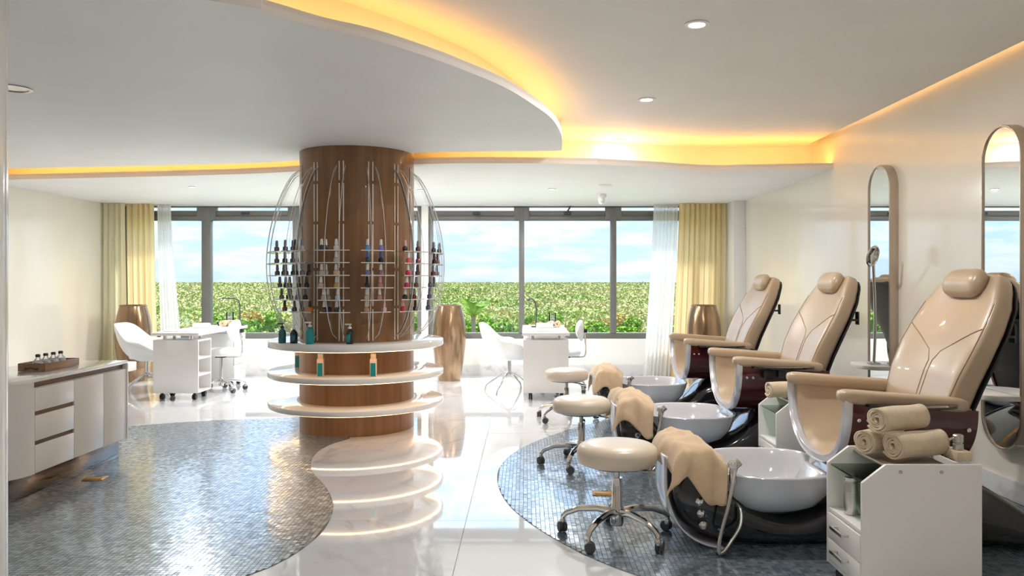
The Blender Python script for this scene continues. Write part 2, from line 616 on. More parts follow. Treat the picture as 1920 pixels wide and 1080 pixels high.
def mosaic(poly, edge, name, near_pick):
    base = MB().prism(poly, -0.004, 0.0015).build(name, M['grout'], floor, smooth=False)
    P, half, h = 0.0235, 0.0111, 0.0040
    pa = np.array(poly)
    xs = np.arange(pa[:, 0].min(), pa[:, 0].max(), P)
    ys = np.arange(pa[:, 1].min(), pa[:, 1].max(), P)
    gx, gy = np.meshgrid(xs, ys, indexing='ij')
    gx = gx + 0.5 * P * (np.arange(gx.shape[1]) % 2)[None, :] * 0.0
    C = np.stack([gx.ravel(), gy.ravel()], 1)
    C = C[inside(C, poly)]
    rng = np.random.default_rng(3)
    n = len(C)
    dens = np.array(catmull(edge, 3))
    dens = np.concatenate([dens, np.array(poly)])
    # corners, those past the curved border pulled back onto it
    sg = np.array([(-1, -1), (1, -1), (1, 1), (-1, 1)])
    cor = C[:, None, :] + sg[None] * half
    flat = cor.reshape(-1, 2)
    out = np.where(~inside(flat, poly))[0]
    for k in out:
        d = ((dens - flat[k]) ** 2).sum(1)
        flat[k] = dens[d.argmin()]
    cor = flat.reshape(-1, 4, 2)
    tilt = rng.normal(0, 0.00014, (n, 2))
    zt = h + rng.normal(0, 0.0002, n)[:, None] + sg[None, :, 0] * tilt[:, None, 0] + sg[None, :, 1] * tilt[:, None, 1]
    cen = cor.mean(1, keepdims=True)
    top = cen + (cor - cen) * 0.95
    V = np.zeros((n, 8, 3))
    V[:, :4, :2] = cor
    V[:, :4, 2] = 0.0012
    V[:, 4:, :2] = top
    V[:, 4:, 2] = zt
    touched = np.zeros(n, bool)
    touched[np.unique(out // 4)] = True
    cand = np.where(~touched)[0]
    score = near_pick(C[cand])
    pick = cand[np.argsort(score)[:300]]
    rest = np.setdiff1d(np.arange(n), pick)
    fl = np.array([(4, 5, 6, 7), (0, 1, 5, 4), (1, 2, 6, 5), (2, 3, 7, 6), (3, 0, 4, 7)])
    VV = V[rest].reshape(-1, 3)
    FF = (fl[None] + (np.arange(len(rest)) * 8)[:, None, None]).reshape(-1, 4)
    me = bpy.data.meshes.new('mosaic_field')
    me.vertices.add(len(VV))
    me.vertices.foreach_set('co', VV.ravel())
    me.loops.add(FF.size)
    me.loops.foreach_set('vertex_index', FF.ravel())
    me.polygons.add(len(FF))
    me.polygons.foreach_set('loop_start', np.arange(0, FF.size, 4))
    me.polygons.foreach_set('use_smooth', np.zeros(len(FF), bool))
    me.update()
    me.validate()
    me.materials.append(M['mosaic'])
    o = bpy.data.objects.new('mosaic_field', me)
    COL.objects.link(o)
    o.parent = base
    o['kind'] = 'stuff'
    tm = MB().add([(-half, -half, 0.0012), (half, -half, 0.0012), (half, half, 0.0012), (-half, half, 0.0012)] +
                  [(a * half * 0.95, b * half * 0.95, h) for a, b in sg], [tuple(f) for f in fl]).mesh('mosaic_tile', smooth=False)
    tm.materials.append(M['mosaic'])
    for k in pick:
        t = bpy.data.objects.new('mosaic_tile', tm)
        COL.objects.link(t)
        t.parent = base
        t.location = (C[k, 0], C[k, 1], 0)
        t.rotation_euler = (tilt[k, 1] / half, -tilt[k, 0] / half, 0)


def seen(C):
    # the tiles nearest the lower frame edge that the photograph shows
    px = PX + F * C[:, 0] / C[:, 1]
    py = PY + F * CAMH / C[:, 1]
    return C[:, 1] + 100.0 * ((py > 1076) | (px < 20) | (px > 1560))


mosaic(left_poly, left_edge, 'mosaic_inlay', seen)
mosaic(right_poly, right_edge, 'mosaic_inlay', seen)

# ---- walls
struct(MB().box(XR, YB, 0, XR + 0.15, YW + 0.15, 3.05).build('wall_right', M['cream_wall'], smooth=False))
struct(MB().box(XL - 0.15, YB, 0, XL, YW + 0.15, 3.05).build('wall_left', M['cream_wall'], smooth=False))
struct(MB().box(XL - 0.15, YB - 0.15, 0, XR + 0.15, YB, 3.05).build('wall_behind', M['white_wall'], smooth=False))
SILL, HEAD = 0.505, 2.335
W1A, W1B = -5.60, -1.432
W2A, W2B = -1.337, 2.68
wb = MB()
wb.box(XL, YW, 0, XR, YW + 0.2, SILL)
wb.box(XL, YW, HEAD, XR, YW + 0.2, 3.05)
wb.box(XL, YW, SILL, W1A, YW + 0.2, HEAD)
wb.box(W1B, YW, SILL, W2A, YW + 0.2, HEAD)
wb.box(W2B, YW, SILL, XR, YW + 0.2, HEAD)
struct(wb.build('wall_window', M['white_wall'], smooth=False))
struct(MB().box(2.72, 10.10, 0, XR, YW, Z_SOF + 0.02).build('trim_1', M['gloss_white'], bevel=0.004))
# rounded white wall end at the frame's left border
pil = [(-2.15 + 0.12 * math.cos(a), 3.0 + 0.12 * math.sin(a)) for a in np.linspace(-PI / 2, PI / 2, 17)]
struct(MB().prism(pil + [(-3.2, 3.12), (-3.2, 2.88)], 0.006, Z_ISL).build('wall_end', M['gloss_white'], angle=40))
struct(MB().box(XR - 0.018, YB, 0.006, XR, 10.10, 0.13).build('baseboard_right', M['baseboard'], bevel=0.003))
struct(MB().box(XL, YW - 0.018, 0.0, 2.72, YW, 0.145).build('baseboard_window', M['baseboard'], bevel=0.003))
struct(MB().box(XL, YB, 0.006, XL + 0.018, YW - 0.02, 0.13).build('baseboard_left', M['baseboard'], bevel=0.003))

# ---- windows
S_W = F / YW


def wx(x):
    return (x - PX) / S_W


def window(name, xa, xb, bars, latches):
    y0, y1 = YW + 0.03, YW + 0.11
    fr = MB()
    fr.box(xa, y0, SILL, xb, y1, 0.585)
    fr.box(xa, y0, 2.318, xb, y1, HEAD)
    w = 0.06
    fr.box(xa, y0, 0.585, xa + w, y1, 2.318)
    fr.box(xb - w, y0, 0.585, xb, y1, 2.318)
    root = struct(fr.build(name, M['frame'], bevel=0.004))
    edges = [xa + w] + [v for b_ in bars for v in b_] + [xb - w]
    for a, b_ in bars:
        MB().box(a, y0 - 0.02, 0.585, b_, y1 - 0.005, 2.318).box(a - 0.07, y0 - 0.014, 2.135, b_ + 0.07, y1 - 0.006, 2.318).build('mullion', M['frame'], root, bevel=0.005)
    for k in range(0, len(edges), 2):
        a, b_ = edges[k], edges[k + 1]
        MB().box(a, y0 - 0.012, 2.135, b_, y1, 2.195).build('transom_rail', M['frame'], root, bevel=0.006)
        MB().box(a, y0 + 0.006, 2.195, b_, y1, 2.272).build('vent_sash', M['frame'], root, bevel=0.006)
        MB().box(a, y0 + 0.035, 0.585, b_, y0 + 0.041, 2.135).build('glass_pane', M['glass'], root, smooth=False)
        MB().box(a, y0 + 0.035, 2.272, b_, y0 + 0.041, 2.318).build('glass_pane', M['glass'], root, smooth=False)
    for x in latches:
        MB().box(x - 0.05, y0 - 0.04, 2.215, x + 0.05, y0 + 0.006, 2.25).build('latch', M['dark_grey'], root, bevel=0.005)
    return root


window('window_1', W1A, W1B, [(wx(232), wx(240)), (wx(377), wx(394)), (wx(548), wx(563)), (-2.36, -2.25), (wx(776), W1B - 0.06 - 0.001)][:4], [wx(459)])
w2 = window('window_2', W2A, W2B, [(wx(973), wx(983)), (wx(1145), wx(1156)), (wx(1300), wx(1311))], [wx(893), wx(1064)])
MB().tube([(wx(1064), YW + 0.0, 2.26), (wx(1070), YW - 0.02, 2.33)], 0.012).build('latch_arm', M['dark_grey'], w2)

# ---- ceilings
ceil = MB().box(XL, YB, Z_HIGH, XR - 0.08, 7.62, Z_HIGH + 0.03)
ceil.box(XR - 0.30, YB, Z_HIGH + 0.2, XR, YW, Z_HIGH + 0.25)
ceil.box(XR - 0.30, YB, Z_HIGH + 0.03, XR - 0.26, 7.9, Z_HIGH + 0.2)
ceil.box(XL, 7.62, Z_HIGH, XR, YW + 0.15, Z_HIGH + 0.05)
struct(ceil.build('ceiling', M['ceiling'], smooth=False))
# roof over everything, keeps the sun out of the slot
struct(MB().box(XL - 0.2, YB - 0.2, 3.05, XR + 0.2, YW + 0.2, 3.15).build('ceiling_roof', M['ceiling'], smooth=False))

sof_px = [(15, 337), (400, 328), (564, 321), (779, 308), (947, 306), (1100, 308), (1134, 309), (1230, 314), (1326, 320), (1407, 319), (1560, 316.5)]
sof_edge = catmull([plane_pt(x, y, Z_SOF) for x, y in sof_px], 8)
sof_edge = [(XL, sof_edge[0][1] + 0.03)] + sof_edge[:-1] + [(XR, sof_edge[-1][1])]


def offset(path, d):
    out = []
    n = len(path)
    for i in range(n):
        a, b = path[max(i - 1, 0)], path[min(i + 1, n - 1)]
        tx, ty = b[0] - a[0], b[1] - a[1]
        l = math.hypot(tx, ty)
        out.append((path[i][0] - ty / l * d, path[i][1] + tx / l * d))
    return out


def strip(path_a, path_b, z0, z1):
    """closed band between two paths"""
    m = MB()
    n = len(path_a)
    rings = [[(a[0], a[1], z0), (b[0], b[1], z0), (b[0], b[1], z1), (a[0], a[1], z1)] for a, b in zip(path_a, path_b)]
    return m.loft(rings)


POCK = YW
back_line = [(p[0], POCK) for p in sof_edge]
so = struct(strip(sof_edge, back_line, Z_SOF, Z_SOF + 0.03).build('ceiling_soffit', M['soffit'], angle=30))
so_up = [(p[0], p[1] + 0.50) for p in sof_edge]
strip([(p[0], p[1]) for p in sof_edge], [(p[0], p[1] + 0.03) for p in sof_edge], Z_SOF + 0.03, Z_SOF + 0.055).build('cove_lip', M['ceiling'], so, angle=30)
strip(so_up, [(p[0], p[1] + 0.03) for p in so_up], Z_SOF + 0.03, Z_HIGH).build('cove_back', M['ceiling'], so, angle=30)
strip([(p[0], p[1] + 0.05) for p in sof_edge], [(p[0], p[1] + 0.085) for p in sof_edge], Z_SOF + 0.031, Z_SOF + 0.046).build('led_strip', M['led_soffit'], so, smooth=False)

isl_px = [(400, 2), (502, 24), (604, 53), (702, 75), (801, 106), (874, 133), (947, 164), (1001, 197), (1034, 222), (1051, 248), (1054, 266), (1053, 282)]
isl_front = catmull([(-5.7, 2.05), (-4.2, 2.15), (-2.6, 2.45)] + [plane_pt(x, y, Z_ISL) for x, y in isl_px], 8)
isl_back = catmull([plane_pt(x, y, Z_ISL) for x, y in [(1053, 283), (900, 284.5), (773, 287), (562, 301), (400, 308), (15, 316)]], 6) + [(XL, 7.95)]
isl_poly = isl_front + isl_back[1:]
isl = struct(MB().prism(isl_poly, Z_ISL, Z_ISL + 0.03).build('ceiling_island', M['soffit'], angle=30))
isl_loop = isl_front + isl_back[1:]
ins = lambda d: offset(isl_front, d)
strip(isl_front, ins(0.03), Z_ISL + 0.03, Z_ISL + 0.052).build('cove_lip', M['ceiling'], isl, angle=30)
strip(ins(0.20), ins(0.23), Z_ISL + 0.03, Z_HIGH).build('cove_back', M['ceiling'], isl, angle=30)
strip(ins(0.05), ins(0.085), Z_ISL + 0.031, Z_ISL + 0.045).build('led_strip', M['led'], isl, smooth=False)
ib = offset(isl_back, 0.25)
strip(ib, offset(isl_back, 0.28), Z_ISL + 0.03, Z_HIGH).build('cove_back', M['ceiling'], isl, angle=30)
# slot light along the right wall
struct(MB().box(XR - 0.17, YB + 0.2, Z_HIGH + 0.031, XR - 0.14, 7.2, Z_HIGH + 0.046).build('trim_2', M['led_slot'], smooth=False))


# ---- recessed lights
def downlight(x, y, z, label, power, lit=True, r=0.045):
    t = thing('downlight', label, 'ceiling light', (x, y, z))
    MB().lathe([(r, 0.0), (r + 0.02, -0.001), (r + 0.022, -0.006), (r, -0.008), (r - 0.004, -0.004)], 28, cap=False).build('trim_ring', M['soffit'] if lit else M['steel'], t)
    MB().lathe([(0.0, -0.001), (r, -0.001), (r, -0.003), (0.0, -0.003)], 24, cap=False).build('lens', M['downlight'] if lit else M['steel'], t, weld=True)
    if lit:
        ld = bpy.data.lights.new('downlight_lamp', 'AREA')
        ld.shape = 'DISK'
        ld.size = 2 * r
        ld.energy = power
        ld.color = (1.0, 0.975, 0.95)
        lo = bpy.data.objects.new('downlight_lamp', ld)
        COL.objects.link(lo)
        lo.parent = t
        lo.location = (0, 0, -0.012)
    return t


downlight(0.90, 4.06, Z_HIGH, 'lit recessed downlight in the high ceiling above the towel trolley end of the chairs', DOWNLIGHT_W)
downlight(0.90, 5.74, Z_HIGH, 'lit recessed downlight in the high ceiling above the middle pedicure chair row', DOWNLIGHT_W)
downlight(0.90, 7.39, Z_HIGH, 'lit recessed downlight in the high ceiling beside the glowing cove', DOWNLIGHT_W * 0.05, r=0.042)
for x, y in ((0.9, 2.38), (0.9, 0.7), (0.9, -1.0), (0.9, -2.7), (-1.3, 1.2), (-1.3, -0.6), (-1.3, -2.6), (-3.6, 1.2), (-3.6, -0.6), (-3.6, -2.6)):  # added ceiling lamps, out of view, to brighten the room
    o = downlight(x, y, Z_HIGH, 'added recessed fill downlight in the ceiling out of view', DOWNLIGHT_W * 0.14)
    o['group'] = 'added fill downlights out of view'
for x, y in ((-3.7, 8.6), (-2.5, 9.2), (-1.2, 8.9), (0.3, 8.8)):  # small lamps added to the soffit to lift the window end
    o = downlight(x, y, Z_SOF, 'added small recessed fill downlight in the white soffit along the windows', SOFFIT_FILL_W, r=0.03)
    o['group'] = 'added fill downlights in the window soffit'
downlight(-3.0, 4.53, Z_ISL, 'unlit grey round ceiling fitting in the curved drop ceiling', 0, lit=False, r=0.08)

t = thing('dome_camera', 'small white security dome camera hanging from the window soffit', 'camera', (0.92, 9.34, Z_SOF))
MB().lathe([(0.06, 0), (0.06, -0.03), (0.05, -0.045), (0.045, -0.05)], 24).build('housing', M['white_lam'], t)
MB().lathe([(0.0, -0.125), (0.02, -0.12), (0.036, -0.105), (0.043, -0.08), (0.042, -0.05)], 20, cap=False).build('eyeball', M['white_lam'], t)
MB().lathe([(0.016, -0.03), (0.016, 0), (0.013, 0.0), (0.0, -0.004)], 16, cap=False).xform(Matrix.Translation((0, -0.038, -0.085)) @ Matrix.Rotation(PI / 2, 4, 'X')).build('lens', M['black_gloss'], t)
t = thing('smoke_detector', 'flat white smoke detector disc on the window soffit', 'detector', plane_pt(1135, 347, Z_SOF) + (Z_SOF,))
MB().lathe([(0.075, 0), (0.075, -0.008), (0.05, -0.016), (0.0, -0.018)], 28, cap=False).build('cover', M['white_lam'], t)

# ================================================================== the column with shelves and polish racks
CX, CY, CR = -1.505, 6.93, 0.50
CANG = math.atan2(-CY, -CX)      # direction from the column to the camera


def cdir(phi):
    """unit vector from the column axis; phi in degrees, 0 towards the room, positive to the right-hand wall"""
    a = CANG + math.radians(phi)
    return math.cos(a), math.sin(a)


col = thing('display_column', 'round walnut veneered column with three white ring shelves', 'column', (CX, CY, 0))
MB().lathe([(CR, 0.0), (CR, Z_HIGH)], 96).build('shaft', M['wood_col'], col, angle=30)
for zt, th in ((0.786, 0.058), (0.518, 0.048), (0.257, 0.046)):
    R = 0.767
    sh = MB().lathe([(CR - 0.01, zt - th), (R - 0.006, zt - th), (R, zt - th + 0.006), (R, zt - 0.006), (R - 0.006, zt), (CR - 0.01, zt)], 96, cap=False).build('ring_shelf', M['shelf'], col, angle=50)
    MB().lathe([(R - 0.034, zt - th - 0.0035), (R - 0.020, zt - th - 0.0035), (R - 0.020, zt - th + 0.001), (R - 0.034, zt - th + 0.001), (R - 0.034, zt - th - 0.0035)], 96, cap=False).build('led_strip', M['led_shelf'], sh)
RACKS = [-98.1, -70.4, -42.7, -15.0, 12.5, 40.2, 67.9, 95.6]
TIERS = [1.549, 1.450, 1.348, 1.247, 1.148, 1.048]
TR = [0.765, 0.768, 0.762, 0.745, 0.722, 0.69]
for phi in RACKS:
    for s in (-1, 1):
        ux, uy = cdir(phi + s * 2.0)
        m = MB()
        for z0, z1 in ((2.14, 2.30), (1.80, 2.115), (1.41, 1.775), (1.09, 1.385), (0.80, 1.065)):
            px_, py_ = ux * (CR + 0.001), uy * (CR + 0.001)
            tx, ty = -uy, ux
            w = 0.0042
            vs = []
            for z in (z0, z1):
                vs += [(px_ - tx * w, py_ - ty * w, z), (px_ + tx * w, py_ + ty * w, z), (px_ + tx * w + ux * 0.006, py_ + ty * w + uy * 0.006, z), (px_ - tx * w + ux * 0.006, py_ - ty * w + uy * 0.006, z)]
            m.add(vs, [(3, 2, 1, 0), (4, 5, 6, 7), (0, 1, 5, 4), (1, 2, 6, 5), (2, 3, 7, 6), (3, 0, 4, 7)])
        m.build('wall_standard', M['silver_strip'], col, smooth=False)


def bow_r(z):
    t_ = (z - 0.82) / (2.26 - 0.82)
    t_ = min(max(t_, 0), 1)
    return CR + 0.008 + 0.275 * math.sin(PI * (t_ ** 0.82)) ** 0.62


rack_what = ['turned to the windows on the cream curtain side of the column', 'holding smoky grey nail polish on the walnut column', 'holding maroon, charcoal and orange nail polish on the walnut column', 'holding pearl white, peach and gold nail polish on the walnut column',
             'holding sky blue and periwinkle nail polish on the walnut column', 'holding coral red and crimson nail polish on the walnut column', 'holding mauve and slate nail polish on the walnut column', 'turned to the windows on the bronze urn side of the column']
for phi, rw in zip(RACKS, rack_what):
    rack_lab = 'clear acrylic bow rack ' + rw
    rk = thing('acrylic_rack', rack_lab, 'rack', (CX, CY, 0.82), 0, 'acrylic polish racks around the column')
    for s in (-1, 1):
        ux, uy = cdir(phi + s * 4.2)
        tx, ty = -uy * 0.0025, ux * 0.0025
        zs = [0.82 + 1.44 * k / 36 for k in range(37)]
        outer = [(bow_r(z), z - 0.82) for z in zs]
        rings = []
        for r, z in outer:
            ri = max(r - 0.030, CR + 0.006)
            rings.append([(ux * ri - tx, uy * ri - ty, z), (ux * r - tx, uy * r - ty, z), (ux * r + tx, uy * r + ty, z), (ux * ri + tx, uy * ri + ty, z)])
        up = MB().loft(rings).build('upright', M['acrylic'], rk, smooth=False)
        MB().tube([(ux * (r + 0.001), uy * (r + 0.001), z) for r, z in outer], 0.0026, 6).build('polished_edge', M['acrylic_edge'], up)
    for z, R in zip(TIERS, TR):
        rings = []
        for k in range(13):
            ux, uy = cdir(phi - 10.4 + 20.8 * k / 12)
            r0 = 0.57
            rings.append([(ux * r0, uy * r0, z - 0.82 - 0.005), (ux * R, uy * R, z - 0.82 - 0.005), (ux * R, uy * R, z - 0.82), (ux * r0, uy * r0, z - 0.82)])
        ti = MB().loft(rings).build('tier', M['acrylic'], rk, smooth=False)
        ed = [(cdir(phi - 10.4 + 20.8 * k / 12)[0] * R, cdir(phi - 10.4 + 20.8 * k / 12)[1] * R, z - 0.8225) for k in range(13)]
        MB().tube(ed, 0.0042, 6).build('polished_edge', M['acrylic_edge'], ti)

# ---- nail polish bottles
PC = {
    'smoky grey': (0.13, 0.12, 0.14), 'charcoal': (0.035, 0.035, 0.045), 'maroon': (0.10, 0.008, 0.02), 'dark plum': (0.05, 0.012, 0.03), 'navy': (0.015, 0.02, 0.07),
    'pearl white': (0.72, 0.70, 0.66), 'sky blue': (0.12, 0.30, 0.72), 'periwinkle': (0.18, 0.18, 0.60), 'black': (0.006, 0.006, 0.008), 'coral red': (0.72, 0.09, 0.07),
    'crimson': (0.62, 0.02, 0.06), 'raspberry': (0.52, 0.01, 0.09), 'mauve': (0.26, 0.16, 0.20), 'rosewood': (0.28, 0.07, 0.08), 'silver': (0.46, 0.43, 0.42), 'peach nude': (0.68, 0.42, 0.26),
    'steel blue': (0.14, 0.20, 0.36), 'pink beige': (0.55, 0.36, 0.30), 'gold': (0.62, 0.40, 0.12), 'dusty rose': (0.48, 0.24, 0.20), 'brown': (0.13, 0.055, 0.035), 'olive': (0.22, 0.22, 0.10),
    'pale blue': (0.50, 0.58, 0.72), 'beige': (0.55, 0.46, 0.34), 'slate': (0.10, 0.11, 0.17), 'rust': (0.24, 0.07, 0.03), 'amber orange': (0.60, 0.17, 0.02), 'nude tan': (0.48, 0.28, 0.18), 'pale pink': (0.68, 0.46, 0.44),
    'dark green': (0.005, 0.04, 0.03)}
CAPC = {'white': (0.78, 0.74, 0.70), 'grey': (0.20, 0.20, 0.23), 'black': (0.02, 0.02, 0.025), 'pink': (0.72, 0.36, 0.32), 'blue': (0.03, 0.12, 0.50), 'maroon': (0.10, 0.02, 0.04)}
pol_m = {k: mat('polish_' + k.replace(' ', '_'), v, 0.12, var=0.04, coat=0.5) for k, v in PC.items()}
cap_m = {k: mat('cap_' + k, v, 0.3, var=0.04) for k, v in CAPC.items()}
bot_body = MB().lathe([(0.0, 0.0), (0.016, 0.0), (0.021, 0.003), (0.021, 0.026), (0.018, 0.034), (0.009, 0.039), (0.009, 0.041), (0.0, 0.041)], 16, cap=False).mesh('bottle', weld=True)
bot_cap = MB().lathe([(0.0, 0.041), (0.0135, 0.041), (0.0125, 0.062), (0.0100, 0.086), (0.008, 0.089), (0.0, 0.089)], 14, cap=False).mesh('cap', weld=True)
body_me, cap_me, used = {}, {}, {}


def polish(x, tier, colr, cap='white', behind=False):
    R = TR[tier] - (0.025 if not behind else 0.09)
    z = TIERS[tier]
    lo_, hi_ = -97.0, 97.0
    for _ in range(40):                      # angle round the tier at which the bottle shows at this column of the photo
        mid = (lo_ + hi_) / 2
        ux, uy = cdir(mid)
        xx = PX + F * (CX + ux * R) / (CY + uy * R)
        if xx < x:
            lo_ = mid
        else:
            hi_ = mid
    phi = (lo_ + hi_) / 2
    # onto the nearest rack tier
    near = min(RACKS, key=lambda p: abs(p - phi))
    phi = min(max(phi, near - 8.8), near + 8.8)
    for u_ in (near - 4.2, near + 4.2):      # clear of the rack's two uprights
        if abs(phi - u_) < 2.1:
            phi = u_ + math.copysign(2.1, phi - u_)
    for row in (0.0, 0.052, 0.104):          # a taken spot sends the bottle to the row behind
        if all(abs(phi - p) > 3.6 for p in used.setdefault((tier, row), [])):
            break
    used[(tier, row)].append(phi)
    R -= row
    ux, uy = cdir(phi)
    words = ['top', 'second', 'third', 'fourth', 'fifth', 'lowest'][tier]
    lab = '%s nail polish bottle with %s cap on the %s acrylic tier' % (colr, cap, words)
    t_ = thing('nail_polish_bottle', lab, 'nail polish', (CX + ux * R, CY + uy * R, z + 0.0005), 0, 'nail polish bottles on the column racks')
    if colr not in body_me:
        body_me[colr] = bot_body.copy()
        body_me[colr].materials.append(pol_m[colr])
    if cap not in cap_me:
        cap_me[cap] = bot_cap.copy()
        cap_me[cap].materials.append(cap_m[cap])
    for nm, me in (('glass_body', body_me[colr]), ('cap', cap_me[cap])):
        o_ = bpy.data.objects.new(nm, me)
        COL.objects.link(o_)
        o_.parent = t_
    return t_


ROWS = [
    [(519, 'smoky grey', 'grey'), (527, 'smoky grey', 'grey'), (541, 'smoky grey', 'grey'), (554, 'maroon', 'black'), (562, 'silver', 'grey'), (603, 'navy', 'white'), (609, 'black', 'white'), (631, 'pearl white', 'white'),
     (690, 'sky blue', 'white'), (717, 'periwinkle', 'white'), (753, 'black', 'pink'), (767, 'coral red', 'pink'), (787, 'maroon', 'grey'), (813, 'charcoal', 'grey'), (823, 'mauve', 'grey')],
    [(519, 'smoky grey', 'grey'), (529, 'charcoal', 'grey'), (542, 'smoky grey', 'grey'), (559, 'maroon', 'maroon'), (631, 'silver', 'white'), (690, 'dark green', 'blue'), (717, 'black', 'blue'),
     (767, 'coral red', 'white'), (784, 'rosewood', 'maroon'), (815, 'dark plum', 'maroon'), (820, 'mauve', 'maroon')],
    [(520, 'smoky grey', 'grey'), (527, 'charcoal', 'grey'), (536, 'smoky grey', 'grey'), (542, 'charcoal', 'grey'), (555, 'charcoal', 'grey'), (567, 'slate', 'grey'), (571, 'dark plum', 'black'), (603, 'silver', 'white'), (608, 'silver', 'white'),
     (630, 'peach nude', 'white'), (689, 'steel blue', 'white'), (717, 'mauve', 'white'), (767, 'crimson', 'white'), (783, 'brown', 'maroon'), (812, 'brown', 'grey'), (819, 'mauve', 'grey')],
    [(525, 'smoky grey', 'grey'), (530, 'charcoal', 'grey'), (543, 'smoky grey', 'grey'), (562, 'charcoal', 'black'), (576, 'black', 'black'), (602, 'pink beige', 'white'), (631, 'gold', 'white'), (690, 'black', 'black'),
     (716, 'dusty rose', 'pink'), (764, 'raspberry', 'white'), (781, 'brown', 'grey'), (801, 'smoky grey', 'grey'), (812, 'olive', 'grey')],
    [(528, 'olive', 'grey'), (534, 'charcoal', 'grey'), (545, 'olive', 'grey'), (558, 'smoky grey', 'grey'), (564, 'charcoal', 'grey'), (607, 'silver', 'white'), (611, 'silver', 'white'), (633, 'pale blue', 'white'), (690, 'beige', 'white'),
     (716, 'dusty rose', 'white'), (762, 'black', 'white'), (780, 'maroon', 'grey'), (806, 'slate', 'grey')],
    [(533, 'rust', 'maroon'), (552, 'brown', 'grey'), (566, 'charcoal', 'grey'), (581, 'amber orange', 'black'), (608, 'black', 'white'), (613, 'navy', 'grey'), (631, 'black', 'white'), (689, 'nude tan', 'white'), (716, 'pale pink', 'pink'),
     (758, 'crimson', 'pink'), (776, 'dark plum', 'maroon'), (801, 'slate', 'grey')],
]
for ti_, row in enumerate(ROWS):
    for x, c_, k_ in row:
        polish(x, ti_, c_, k_)


# ---- pump bottles on the top ring shelf, tubes on the middle one
def on_shelf(x, y, z):
    return plane_pt(x, y, z) + (z,)


def pump(x, y, label, m, r=0.030, h=0.125):
    t_ = thing('pump_bottle', label, 'pump bottle', on_shelf(x, y, 0.7865))
    MB().lathe([(0, 0), (r, 0), (r + 0.001, 0.004), (r + 0.001, h * 0.72), (r * 0.8, h * 0.85), (r * 0.42, h * 0.93), (r * 0.42, h), (0, h)], 24, cap=False).build('bottle', m, t_, weld=True)
    p = MB().lathe([(0, h), (r * 0.5, h), (r * 0.5, h + 0.014), (0.005, h + 0.016), (0.005, h + 0.032), (0, h + 0.032)], 16, cap=False)
    p.box(-0.038, -0.008, h + 0.03, 0.012, 0.008, h + 0.041)
    p.build('pump_head', M['white_lam'] if m is not M['teal_dark'] else M['bottle_black'], t_, weld=True)
    return t_


pump(529, 643, 'dark teal pump bottle at the window edge of the top ring shelf', M['teal_dark'])
b = pump(551, 643.5, 'black pump bottle between two teal ones on the top ring shelf', M['bottle_black'], 0.029, 0.115)
MB().grid(lambda u, v: (0.0303 * math.cos(-2.4 + u * 1.5), 0.0303 * math.sin(-2.4 + u * 1.5), 0.015 + v * 0.06), 10, 1).build('label_sticker', M['teal_dark'], b, solid=0.0006)
pump(581, 645, 'bright teal pump bottle with pale pump on the top ring shelf', M['teal'], 0.033, 0.14)
b = pump(656, 645, 'black pump bottle with teal label and white pump on the top ring shelf', M['bottle_black'], 0.029, 0.125)
MB().grid(lambda u, v: (0.0303 * math.cos(-2.6 + u * 1.3), 0.0303 * math.sin(-2.6 + u * 1.3), 0.015 + v * 0.065), 10, 1).build('label_sticker', M['teal'], b, solid=0.0006)


def box_bottle(x, y, label):
    t_ = thing('lotion_carton', label, 'carton', on_shelf(x, y, 0.5185), math.radians(4))
    MB().box(-0.026, -0.024, 0, 0.026, 0.024, 0.145).build('carton', M['pink_paper'], t_, bevel=0.003)
    MB().box(-0.0205, -0.0252, 0.006, 0.0205, -0.024, 0.112).build('label_panel', M['teal'], t_, smooth=False)
    MB().box(-0.02, -0.018, 0.145, 0.02, 0.018, 0.187).build('cap', M['towel_white'], t_, bevel=0.003)
    return t_


box_bottle(601, 706, 'teal labelled lotion carton on the middle ring shelf, left of the column face')
box_bottle(700, 706, 'teal labelled lotion carton on the middle ring shelf, right of the column face')
b = box_bottle(559, 690, 'teal labelled lotion carton at the window side of the middle ring shelf')

# ================================================================== pedicure chairs
def superring(cx, cz, ax, az, hw, th, n=36, e=4.2):
    """ring across a leaning cushion: width along y, thickness along (ax, az)"""
    out = []
    for k in range(n):
        a = 2 * PI * k / n
        c, s = math.cos(a), math.sin(a)
        y = hw * math.copysign(abs(c) ** (2 / e), c)
        d = th * math.copysign(abs(s) ** (2 / e), s)
        out.append((cx + ax * d, y, cz + az * d))
    return out


BV = [  # v, centre u, z, half width, half thickness
    (0.00, 0.575, 0.440, 0.255, 0.050), (0.04, 0.580, 0.465, 0.285, 0.070), (0.16, 0.592, 0.565, 0.305, 0.078), (0.30, 0.612, 0.690, 0.325, 0.080),
    (0.45, 0.652, 0.815, 0.350, 0.078), (0.60, 0.710, 0.945, 0.366, 0.074), (0.74, 0.775, 1.070, 0.358, 0.070), (0.85, 0.830, 1.175, 0.330, 0.066),
    (0.93, 0.866, 1.255, 0.280, 0.060), (0.975, 0.886, 1.297, 0.235, 0.050), (1.0, 0.896, 1.320, 0.18, 0.030)]


def bint(v):
    for a, b in zip(BV[:-1], BV[1:]):
        if a[0] <= v <= b[0]:
            t_ = (v - a[0]) / (b[0] - a[0])
            return [p + (q - p) * t_ for p, q in zip(a, b)]
    return list(BV[-1])


def bnorm(v):
    a, b = bint(max(v - 0.03, 0)), bint(min(v + 0.03, 1))
    du, dz = b[1] - a[1], b[2] - a[2]
    l = math.hypot(du, dz)
    return -dz / l, du / l      # pointing to the front (-u) and up


